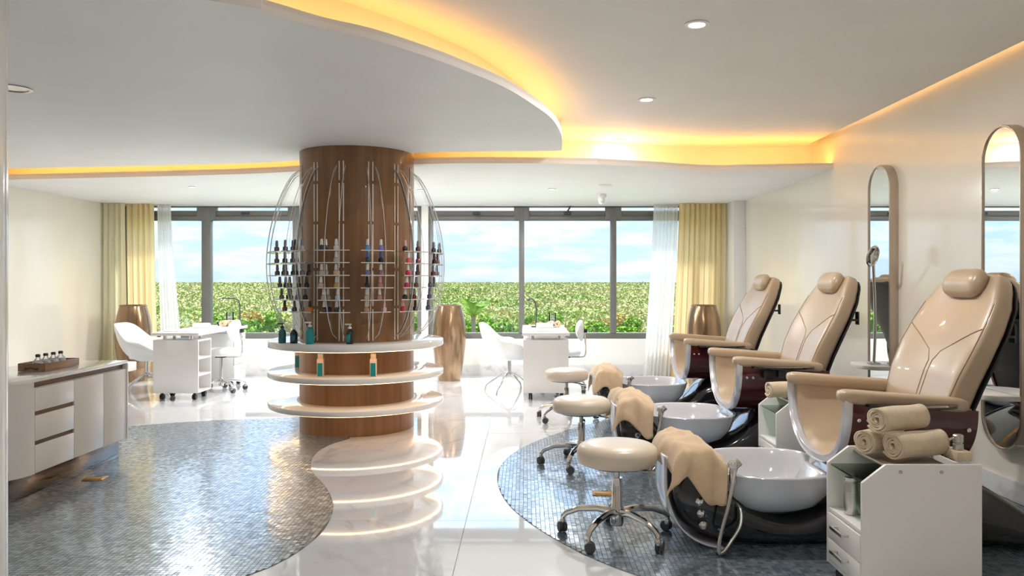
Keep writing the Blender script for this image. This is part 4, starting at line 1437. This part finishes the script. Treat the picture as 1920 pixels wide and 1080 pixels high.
u0 = make_urn()
u0.location = (-1.0, 10.15, 0)
u0['label'] = 'tall bronze barrel urn standing behind the display column'
u0['group'] = 'bronze urns along the window wall'
dup(u0, 'tall bronze barrel urn in the corner by the cream curtain and bucket chair', (-5.12, 10.1, 0), 1.0)
dup(u0, 'tall bronze barrel urn by the gold curtain behind the pedicure chairs', (2.33, 10.1, 0), 2.0)


def curtain(xt0, xt1, xb0, xb1, y, m, label, folds, amp=0.035, cat='curtain', zb=0.012):
    def fn(i, j):
        xt = xt0 + (xt1 - xt0) * i
        xb = xb0 + (xb1 - xb0) * i
        q = j ** 1.3
        x = xt + (xb - xt) * q
        w = amp * math.sin(i * folds * 2 * PI) + 0.4 * amp * math.sin(i * folds * 4.6 * PI + 1.3)
        return (x + 0.3 * amp * math.cos(i * folds * 2 * PI), y + w * (0.8 + 0.3 * j), Z_SOF - 0.004 - (Z_SOF - 0.004 - zb) * j)
    o_ = tag(MB().grid(fn, int(folds * 14), 14).build('curtain', m, angle=80), label, cat)
    return o_


curtain(wx(300), wx(324), wx(308), wx(350), 10.57, M['sheer'], 'white sheer curtain hanging beside the cream and gold one', 6, 0.03)
curtain(wx(245), wx(298), wx(250), wx(306), 10.50, M['gold_drape'], 'gold curtain hanging next to the white sheer by the desk with cubby holes', 5)
curtain(wx(210), wx(250), wx(208), wx(256), 10.40, M['cream_drape'], 'pale cream curtain in the room corner behind the bronze urn', 4)
curtain(wx(1222), wx(1268), wx(1202), wx(1252), 10.54, M['sheer'], 'white sheer curtain flaring at the hem beside the security camera window', 7, 0.03)
curtain(wx(1266), wx(1352), wx(1252), wx(1348), 10.43, M['gold_drape'], 'gold curtain hanging beside the white pier at the pedicure chairs', 9)


def make_desk():
    t_ = thing('manicure_desk', '', 'desk')
    W_, th = 0.495, 0.018
    # near pedestal with three cubby holes opening to +x
    n = [MB() for _ in range(1)][0]
    n.box(0, 0, 0.075, W_, th, 0.655)
    n.box(0, 0.355 - th, 0.075, W_, 0.355, 0.655)
    n.box(0, th, 0.075, th, 0.355 - th, 0.655)
    n.box(W_ * 0.45, th, 0.075, W_ * 0.45 + th, 0.355 - th, 0.655)
    pn = n.build('cubby_pedestal', M['white_lam'], t_, bevel=0.002)
    for z in (0.075, 0.255, 0.440, 0.637):
        MB().box(th, th, z, W_ - 0.001, 0.355 - th, z + th).build('shelf', M['white_lam'], pn, bevel=0.001)
    # far pedestal with three drawers facing +x
    MB().box(0, 1.05, 0.075, W_ - 0.016, 1.43, 0.655).build('drawer_pedestal', M['white_lam'], t_, bevel=0.002)
    for z0, z1 in ((0.08, 0.265), (0.272, 0.457), (0.464, 0.650)):
        d = MB().box(W_ - 0.015, 1.053, z0, W_, 1.427, z1).build('drawer', M['white_lam'], t_, bevel=0.002)
        zc_ = (z0 + z1) / 2 + 0.04
        MB().lathe([(0.008, 0), (0.008, 0.016), (0.016, 0.020), (0.016, 0.028), (0, 0.03)], 14, cap=False).xform(Matrix.Translation((W_, 1.24, zc_)) @ Matrix.Rotation(PI / 2, 4, 'Y')).build('knob', M['chrome'], d)
    MB().box(-0.012, -0.02, 0.702, W_ + 0.012, 1.48, 0.737).build('table_top', M['white_lam'], t_, bevel=0.006, seg=3)
    for x in (0.10, W_ - 0.10):
        for y in (0.06, 0.29, 1.12, 1.36):
            MB().lathe([(0.02, 0.655), (0.02, 0.702)], 16, (x, y, 0)).build('post', M['chrome'], t_)
    for y0 in (0.05, 1.10):
        for x in (0.08, W_ - 0.06):
            for y in (y0, y0 + 0.25):
                caster(MB(), x, y, 0.030).lathe([(0.013, 0.055), (0.013, 0.075), (0, 0.075)], 10, (x, y, 0), cap=False).build('caster', M['black_matt'], t_)
    return t_


DL, DR = (-4.07, 8.45), (-0.023, 8.45)
dk = make_desk()
dk.location = (DL[0], DL[1], 0)
dk['label'] = 'white manicure desk on casters with cubby holes, near the cream curtain'
dk['group'] = 'white manicure desks'
dup(dk, 'white manicure desk on casters standing behind the rolling stools', (DR[0], DR[1], 0))


def make_desk_lamp():
    t_ = thing('desk_lamp', '', 'lamp')
    MB().box(-0.06, -0.04, 0, 0.06, 0.04, 0.014).build('base', M['dark_grey'], t_, bevel=0.004)
    MB().tube(catmull([(0, 0, 0.012), (0.004, 0, 0.12), (0.0, 0, 0.25), (-0.02, 0, 0.32), (-0.06, 0, 0.345), (-0.085, 0, 0.345)], 6), 0.0085, 8).build('neck', M['dark_grey'], t_)
    return t_


l0 = make_desk_lamp()
l0.location = (-3.62, 9.80, 0.7375)
l0['label'] = 'slim dark LED desk lamp on the manicure desk with cubby holes'
MB().box(-0.22, -0.02, 0.335, -0.07, 0.02, 0.350).build('light_bar', M['dark_grey'], l0, bevel=0.004)
l1 = make_desk_lamp()
l1.location = (0.13, 9.45, 0.7375)
l1['label'] = 'slim dark gooseneck desk lamp on the manicure desk behind the stools'
MB().lathe([(0.0, 0), (0.012, 0), (0.020, 0.03), (0.018, 0.034), (0, 0.034)], 16, cap=False).xform(Matrix.Translation((-0.078, 0, 0.345)) @ Matrix.Rotation(-2.0, 4, 'Y')).build('head', M['dark_grey'], l1, weld=True)
for D, w in ((DL, 'desk with cubby holes'), (DR, 'desk behind the stools')):
    # hand pad of folded towel, paper sheets, glass jars, rolled towels, cylinder
    x0, y0 = D
    o = tag(MB().box(-0.17, -0.12, 0, 0.17, 0.12, 0.012).build('folded_cloth', M['paper'], bevel=0.005), 'white folded cloth lying on the manicure ' + w, 'cloth')
    o.location = (x0 + 0.2, y0 + 0.28, 0.7375)
    o.rotation_euler = (0, 0, 0.06)
    xr = x0 + (0.36 if D is DR else 0.38)
    yr = y0 + (0.95 if D is DR else 1.15)
    for k in range(2):
        rolled_towel((xr - 0.03 + k * 0.085, yr + k * 0.03, 0.741), 0.15, 0.041, PI / 2 - 0.2 + k * 0.1, M['towel'], 'rolled tan towel lying on the manicure ' + w, 'rolled towels on the manicure ' + w)
    t = thing('glass_cylinder', 'clear glass cylinder with white contents on the manicure ' + w, 'jar', (xr + (0.0 if D is DR else -0.06), yr + 0.22, 0.7375))
    MB().lathe([(0, 0), (0.045, 0), (0.045, 0.17), (0.042, 0.17), (0.042, 0.006), (0, 0.006)], 24, cap=False).build('glass', M['clear_glass'], t, weld=True)
    MB().lathe([(0, 0.007), (0.038, 0.007), (0.038, 0.10), (0, 0.11)], 20, cap=False).build('contents', M['paper'], t, weld=True)
    t = thing('glass_bowl', 'small glass bowl on the manicure ' + w, 'bowl', (xr - 0.14, yr + 0.12, 0.7375))
    MB().lathe([(0, 0), (0.03, 0), (0.055, 0.05), (0.052, 0.05), (0.028, 0.006), (0, 0.006)], 24, cap=False).build('glass', M['clear_glass'], t, weld=True)
    t = thing('hand_rest', 'white cushioned hand rest on the manicure ' + w, 'hand rest', (x0 + 0.25, y0 + 0.68, 0.7375))
    MB().lathe([(0, -0.10), (0.025, -0.10), (0.032, -0.09), (0.032, 0.09), (0.025, 0.10), (0, 0.10)], 18, cap=False).xform(Matrix.Translation((0, 0, 0.036)) @ Matrix.Rotation(PI / 2, 4, 'Y')).build('cushion', M['paper'], t, weld=True)
    MB().box(-0.09, -0.03, 0, 0.09, 0.03, 0.008).build('foot', M['white_lam'], t, bevel=0.002)


# ---- bucket chairs
def make_bucket():
    t_ = thing('bucket_chair', '', 'chair')

    def fn(i, j):
        psi = 2 * PI * i
        c = (1 + math.cos(psi)) / 2
        sm_ = lambda q: max(0, min(1, q)) ** 2 * (3 - 2 * max(0, min(1, q)))
        rim = 0.45 + 0.17 * sm_(c / 0.45) + 0.19 * sm_((c - 0.55) / 0.42)
        tt = j
        R = 0.30 * math.sin(tt * PI / 2) ** 0.85
        bx = -math.cos(psi) * R * (1.0 if c > 0.5 else 1.0)
        by = math.sin(psi) * R * 1.0
        z = 0.375 + (rim - 0.375) * (1 - math.cos(tt * PI / 2)) ** 1.15
        return (bx - 0.05 * c * tt ** 2, by, z)
    sh = MB().grid(fn, 56, 16).build('shell', M['white_shell'], t_, solid=0.02, weld=True, angle=80)
    MB().lathe([(0, 0.43), (0.18, 0.43), (0.20, 0.42), (0.19, 0.40), (0, 0.40)], 28, (0.0, 0, 0), cap=False).build('seat_pad', M['white_shell'], t_, weld=True)
    MB().lathe([(0, 0.20), (0.022, 0.20), (0.022, 0.36), (0.06, 0.375), (0, 0.378)], 18, cap=False).build('post', M['chrome'], t_, weld=True)
    for k in range(4):
        a = PI / 4 + k * PI / 2 + 0.3
        c, s = math.cos(a), math.sin(a)
        MB().tube([(c * 0.01, s * 0.01, 0.225), (c * 0.08, s * 0.08, 0.205), (c * 0.30, s * 0.30, 0.06), (c * 0.325, s * 0.325, 0.0)], [0.014, 0.013, 0.011, 0.010], 10).build('leg', M['chrome'], t_)
    return t_


bc = make_bucket()
bc.location = (-4.42, 9.05, 0)
bc['label'] = 'white bucket chair at the desk with cubby holes, beside the corner urn'
bc['group'] = 'white bucket chairs'
dup(bc, 'white bucket chair at the manicure desk behind the stools', (-0.19, 9.13, 0), 0.05)


def make_task():
    t_ = thing('task_chair', '', 'chair')
    MB().lathe([(0, 0.42), (0.17, 0.42), (0.185, 0.44), (0.185, 0.47), (0.17, 0.50), (0.10, 0.515), (0, 0.518)], 36, cap=False).build('seat', M['white_shell'], t_, weld=True, angle=60)
    MB().box(-0.06, -0.05, 0.395, 0.06, 0.05, 0.42).build('mechanism', M['black_matt'], t_, bevel=0.006)
    MB().lathe([(0, 0.06), (0.028, 0.06), (0.03, 0.14), (0.02, 0.15), (0.02, 0.395), (0, 0.395)], 18, cap=False).build('gas_column', M['chrome'], t_, weld=True)
    MB().tube(catmull([(0.0, 0, 0.405), (0.18, 0, 0.402), (0.235, 0, 0.42), (0.245, 0, 0.50), (0.235, 0, 0.64), (0.225, 0, 0.72)], 5), 0.010, 10).build('back_bar', M['chrome'], t_)
    MB().box(0.225, -0.022, 0.69, 0.262, 0.022, 0.735).build('clamp', M['black_matt'], t_, bevel=0.006)
    rings = []
    for k in range(17):
        q = -1 + 2 * k / 16
        g = max((1 - abs(q) ** 3.0), 0.02) ** 0.5
        rings.append([(0.195 - 0.05 * q * q * 1.2 + 0.028 * g * math.cos(a), q * 0.18, 0.715 + 0.125 * g * math.sin(a)) for a in [2 * PI * j / 18 for j in range(18)]])
    MB().loft(rings).build('backrest', M['white_shell'], t_, angle=60)
    five_star(t_, 0.27, 0.115, 0.5, wheel='dark_grey')
    return t_


tk = make_task()
tk.location = (-3.60, 9.16, 0)
tk['label'] = 'white task chair on chrome star base tucked in at the desk with cubby holes'
tk['group'] = 'white task chairs'
dup(tk, 'white task chair at the manicure desk behind the stools', (0.47, 9.15, 0), 0.0)

# low white bench end beside the sideboard
t = thing('side_table', 'low white side table beyond the end of the sideboard', 'table', (-4.02, 7.85, 0))
MB().box(-0.5, -0.15, 0.38, -0.0, 0.15, 0.47).build('table_top', M['white_lam'], t, bevel=0.008)
for x in (-0.46, -0.09):
    for y in (-0.11, 0.11):
        MB().tube([(x, y, 0), (x, y, 0.38)], 0.01, 8).build('leg', M['chrome'], t)

# ================================================================== outside: coastal scrub under the sky
GZ = -3.2


def scrub_mat(name, cols, scale):
    m = bpy.data.materials.new(name)
    m.use_nodes = True
    t_ = m.node_tree
    b_ = t_.nodes['Principled BSDF']
    b_.inputs['Roughness'].default_value = 0.9
    b_.inputs['Specular IOR Level'].default_value = 0.1
    tc = t_.nodes.new('ShaderNodeTexCoord')
    n1 = t_.nodes.new('ShaderNodeTexNoise')
    n1.inputs['Scale'].default_value = scale
    n1.inputs['Detail'].default_value = 8
    n1.inputs['Roughness'].default_value = 0.65
    mp = t_.nodes.new('ShaderNodeMapping')
    mp.inputs['Scale'].default_value = (0.35, 1, 1)
    t_.links.new(tc.outputs['Object'], mp.inputs[0])
    t_.links.new(mp.outputs[0], n1.inputs['Vector'])
    geo = t_.nodes.new('ShaderNodeNewGeometry')
    ad = t_.nodes.new('ShaderNodeMath'); ad.operation = 'MULTIPLY_ADD'
    ad.inputs[1].default_value = 0.14
    t_.links.new(geo.outputs['Random Per Island'], ad.inputs[0])
    t_.links.new(n1.outputs['Fac'], ad.inputs[2])
    rp = t_.nodes.new('ShaderNodeValToRGB')
    cr = rp.color_ramp
    while len(cr.elements) < len(cols):
        cr.elements.new(0.5)
    for e_, (p, c_) in zip(cr.elements, cols):
        e_.position = p
        e_.color = tuple(c_) + (1,)
    t_.links.new(ad.outputs[0], rp.inputs[0])
    t_.links.new(rp.outputs[0], b_.inputs['Base Color'])
    return m


M['scrub'] = scrub_mat('scrub_field', [(0.40, (0.085, 0.145, 0.022)), (0.48, (0.19, 0.25, 0.05)), (0.55, (0.29, 0.31, 0.10)), (0.64, (0.40, 0.30, 0.13)), (0.78, (0.38, 0.35, 0.22))], 0.035)
M['leaf'] = scrub_mat('scrub_leaf', [(0.35, (0.05, 0.12, 0.010)), (0.55, (0.16, 0.27, 0.03)), (0.75, (0.32, 0.37, 0.07))], 0.8)
M['leaf_dry'] = scrub_mat('dry_leaf', [(0.35, (0.20, 0.19, 0.04)), (0.55, (0.42, 0.29, 0.09)), (0.75, (0.44, 0.38, 0.18))], 0.8)
M['soil'] = mat('scrub_soil', (0.07, 0.10, 0.025), 0.95, var=0.3, scale=0.05)
M['bark'] = mat('bark', (0.20, 0.15, 0.10), 0.9, var=0.3, scale=20)
gm = MB()
gm.grid(lambda i, j: (-1500 + 3000 * i, 12 + 2600 * j ** 2.5, GZ), 20, 40)
struct(gm.build('ground_outside', M['soil'], smooth=False))

# scrub canopy: leaf sprays nobody could count
rng = np.random.default_rng(5)
N = 260000
dd = 57 * (28.0) ** (rng.random(N) ** 1.45)
ang = rng.uniform(-0.60, 0.62, N)
P = np.stack([dd * np.tan(ang), dd, np.zeros(N)], 1)
hgt = 0.9 + 0.5 * np.sin(P[:, 0] * 0.31 + 2 * np.sin(P[:, 1] * 0.11)) + 0.5 * np.sin(P[:, 1] * 0.23 + 1.7 * np.sin(P[:, 0] * 0.17)) + 0.3 * np.sin(P[:, 0] * 1.1 + P[:, 1] * 0.9)
P[:, 2] = GZ + np.clip(hgt, 0.1, None) * rng.uniform(0.35, 1.0, N)
a = rng.normal(0, 1, (N, 3)); a /= np.linalg.norm(a, axis=1, keepdims=True)
b = np.cross(a, rng.normal(0, 1, (N, 3))); b /= np.linalg.norm(b, axis=1, keepdims=True)
sz = (rng.uniform(0.07, 0.15, N) * (0.6 + dd / 85.0))[:, None]
quad = np.stack([P - a * sz, P + b * sz * 0.6, P + a * sz, P - b * sz * 0.6], 1)
me = bpy.data.meshes.new('scrub_canopy')
me.from_pydata(quad.reshape(-1, 3).tolist(), [], np.arange(4 * N).reshape(-1, 4).tolist())
me.materials.append(M['scrub'])
o = bpy.data.objects.new('scrub_canopy', me)
COL.objects.link(o)
o['kind'] = 'stuff'
tag(o, 'low green and tan coastal scrub stretching to the horizon outside', 'scrub')


def shrub_mesh(seed, n, rx, rz):
    r = np.random.default_rng(seed)
    lobes = r.normal(0, 1, (9, 3)) * (rx * 0.45, rx * 0.45, rz * 0.25) + (0, 0, rz)
    ctr = lobes[r.integers(0, 9, n)]
    d = r.normal(0, 1, (n, 3))
    d /= np.linalg.norm(d, axis=1, keepdims=True)
    P = ctr + d * (rx * 0.42, rx * 0.42, rz * 0.40) * r.uniform(0.6, 1.0, (n, 1))
    a = r.normal(0, 1, (n, 3))
    a /= np.linalg.norm(a, axis=1, keepdims=True)
    b = np.cross(a, r.normal(0, 1, (n, 3)))
    b /= np.linalg.norm(b, axis=1, keepdims=True)
    s = r.uniform(0.06, 0.13, (n, 1)) * 1.25
    quad = np.stack([P - a * s, P + b * s * 0.55, P + a * s, P - b * s * 0.55], 1)
    me = bpy.data.meshes.new('foliage')
    me.from_pydata(quad.reshape(-1, 3).tolist(), [], np.arange(4 * n).reshape(-1, 4).tolist())
    return me


sm = []
for k in range(4):
    me = shrub_mesh(20 + k, 2600, 1.55, 1.35)
    me.materials.append(M['leaf'] if k != 3 else M['leaf_dry'])
    sm.append(me)
stem_me = MB().tube([(0, 0, 0), (0.05, 0.03, 1.0), (0.0, 0.1, 2.0)], [0.09, 0.07, 0.03], 7).mesh('stem')
stem_me.materials.append(M['bark'])
spots = []
for r_, (yy, n_, sp, off) in enumerate(((42, 6, 4.5, -14.2), (48, 7, 4.7, -17.4), (54, 7, 5.0, -19.0))):
    for k in range(n_):
        spots.append((off + k * sp, yy, ((0, 1, 2), (1, 3, 0), (3, 2, 3))[r_][k % 3]))
for x, y, k in spots:
    dry = k == 3
    t = thing('shrub', 'dry tan leafed shrub growing outside below the windows' if dry else 'bright green leafy shrub growing outside below the windows', 'shrub', (x, y, GZ), random.uniform(0, 6), 'dry shrubs outside' if dry else 'green shrubs outside')
    s = random.uniform(0.85, 1.15)
    t.scale = (s, s, s)
    for nm, me in (('foliage', sm[k]), ('stem', stem_me)):
        o = bpy.data.objects.new(nm, me)
        COL.objects.link(o)
        o.parent = t

# palm beside the bronze urn's window
pt = thing('palm', 'small fan of palm fronds outside the window next to the bronze urn', 'palm', (-2.35, 34.0, GZ))
MB().tube([(0, 0, 0), (0.1, 0, 1.6), (0.05, 0.05, 3.0)], [0.13, 0.10, 0.09], 10).build('trunk', M['bark'], pt)
for k in range(13):
    a = k * 2.4
    el = 0.35 + 0.9 * ((k * 37) % 13) / 13
    d = Vector((math.cos(a) * math.cos(el), math.sin(a) * math.cos(el), math.sin(el)))
    m = MB()
    pts = []
    for q in range(9):
        s_ = q / 8 * 1.5
        pts.append(Vector((0.05, 0.05, 2.95)) + d * s_ + Vector((0, 0, -0.28 * s_ * s_)))
    m.tube(pts, 0.012, 5)
    side = d.cross(Vector((0, 0, 1))).normalized()
    for q in range(1, 9):
        for u in (0, 0.25, 0.5, 0.75):
            p = pts[q - 1].lerp(pts[q], u)
            ln = 0.42 * (1 - (q / 9.5) ** 2) + 0.06
            for sg_ in (-1, 1):
                tip = p + side * sg_ * ln * 0.8 + d * ln * 0.5 + Vector((0, 0, -0.10 * ln))
                m.add([p - d * 0.011, tip, p + d * 0.011], [(0, 1, 2)])
    m.build('frond', M['leaf'], pt, smooth=False)
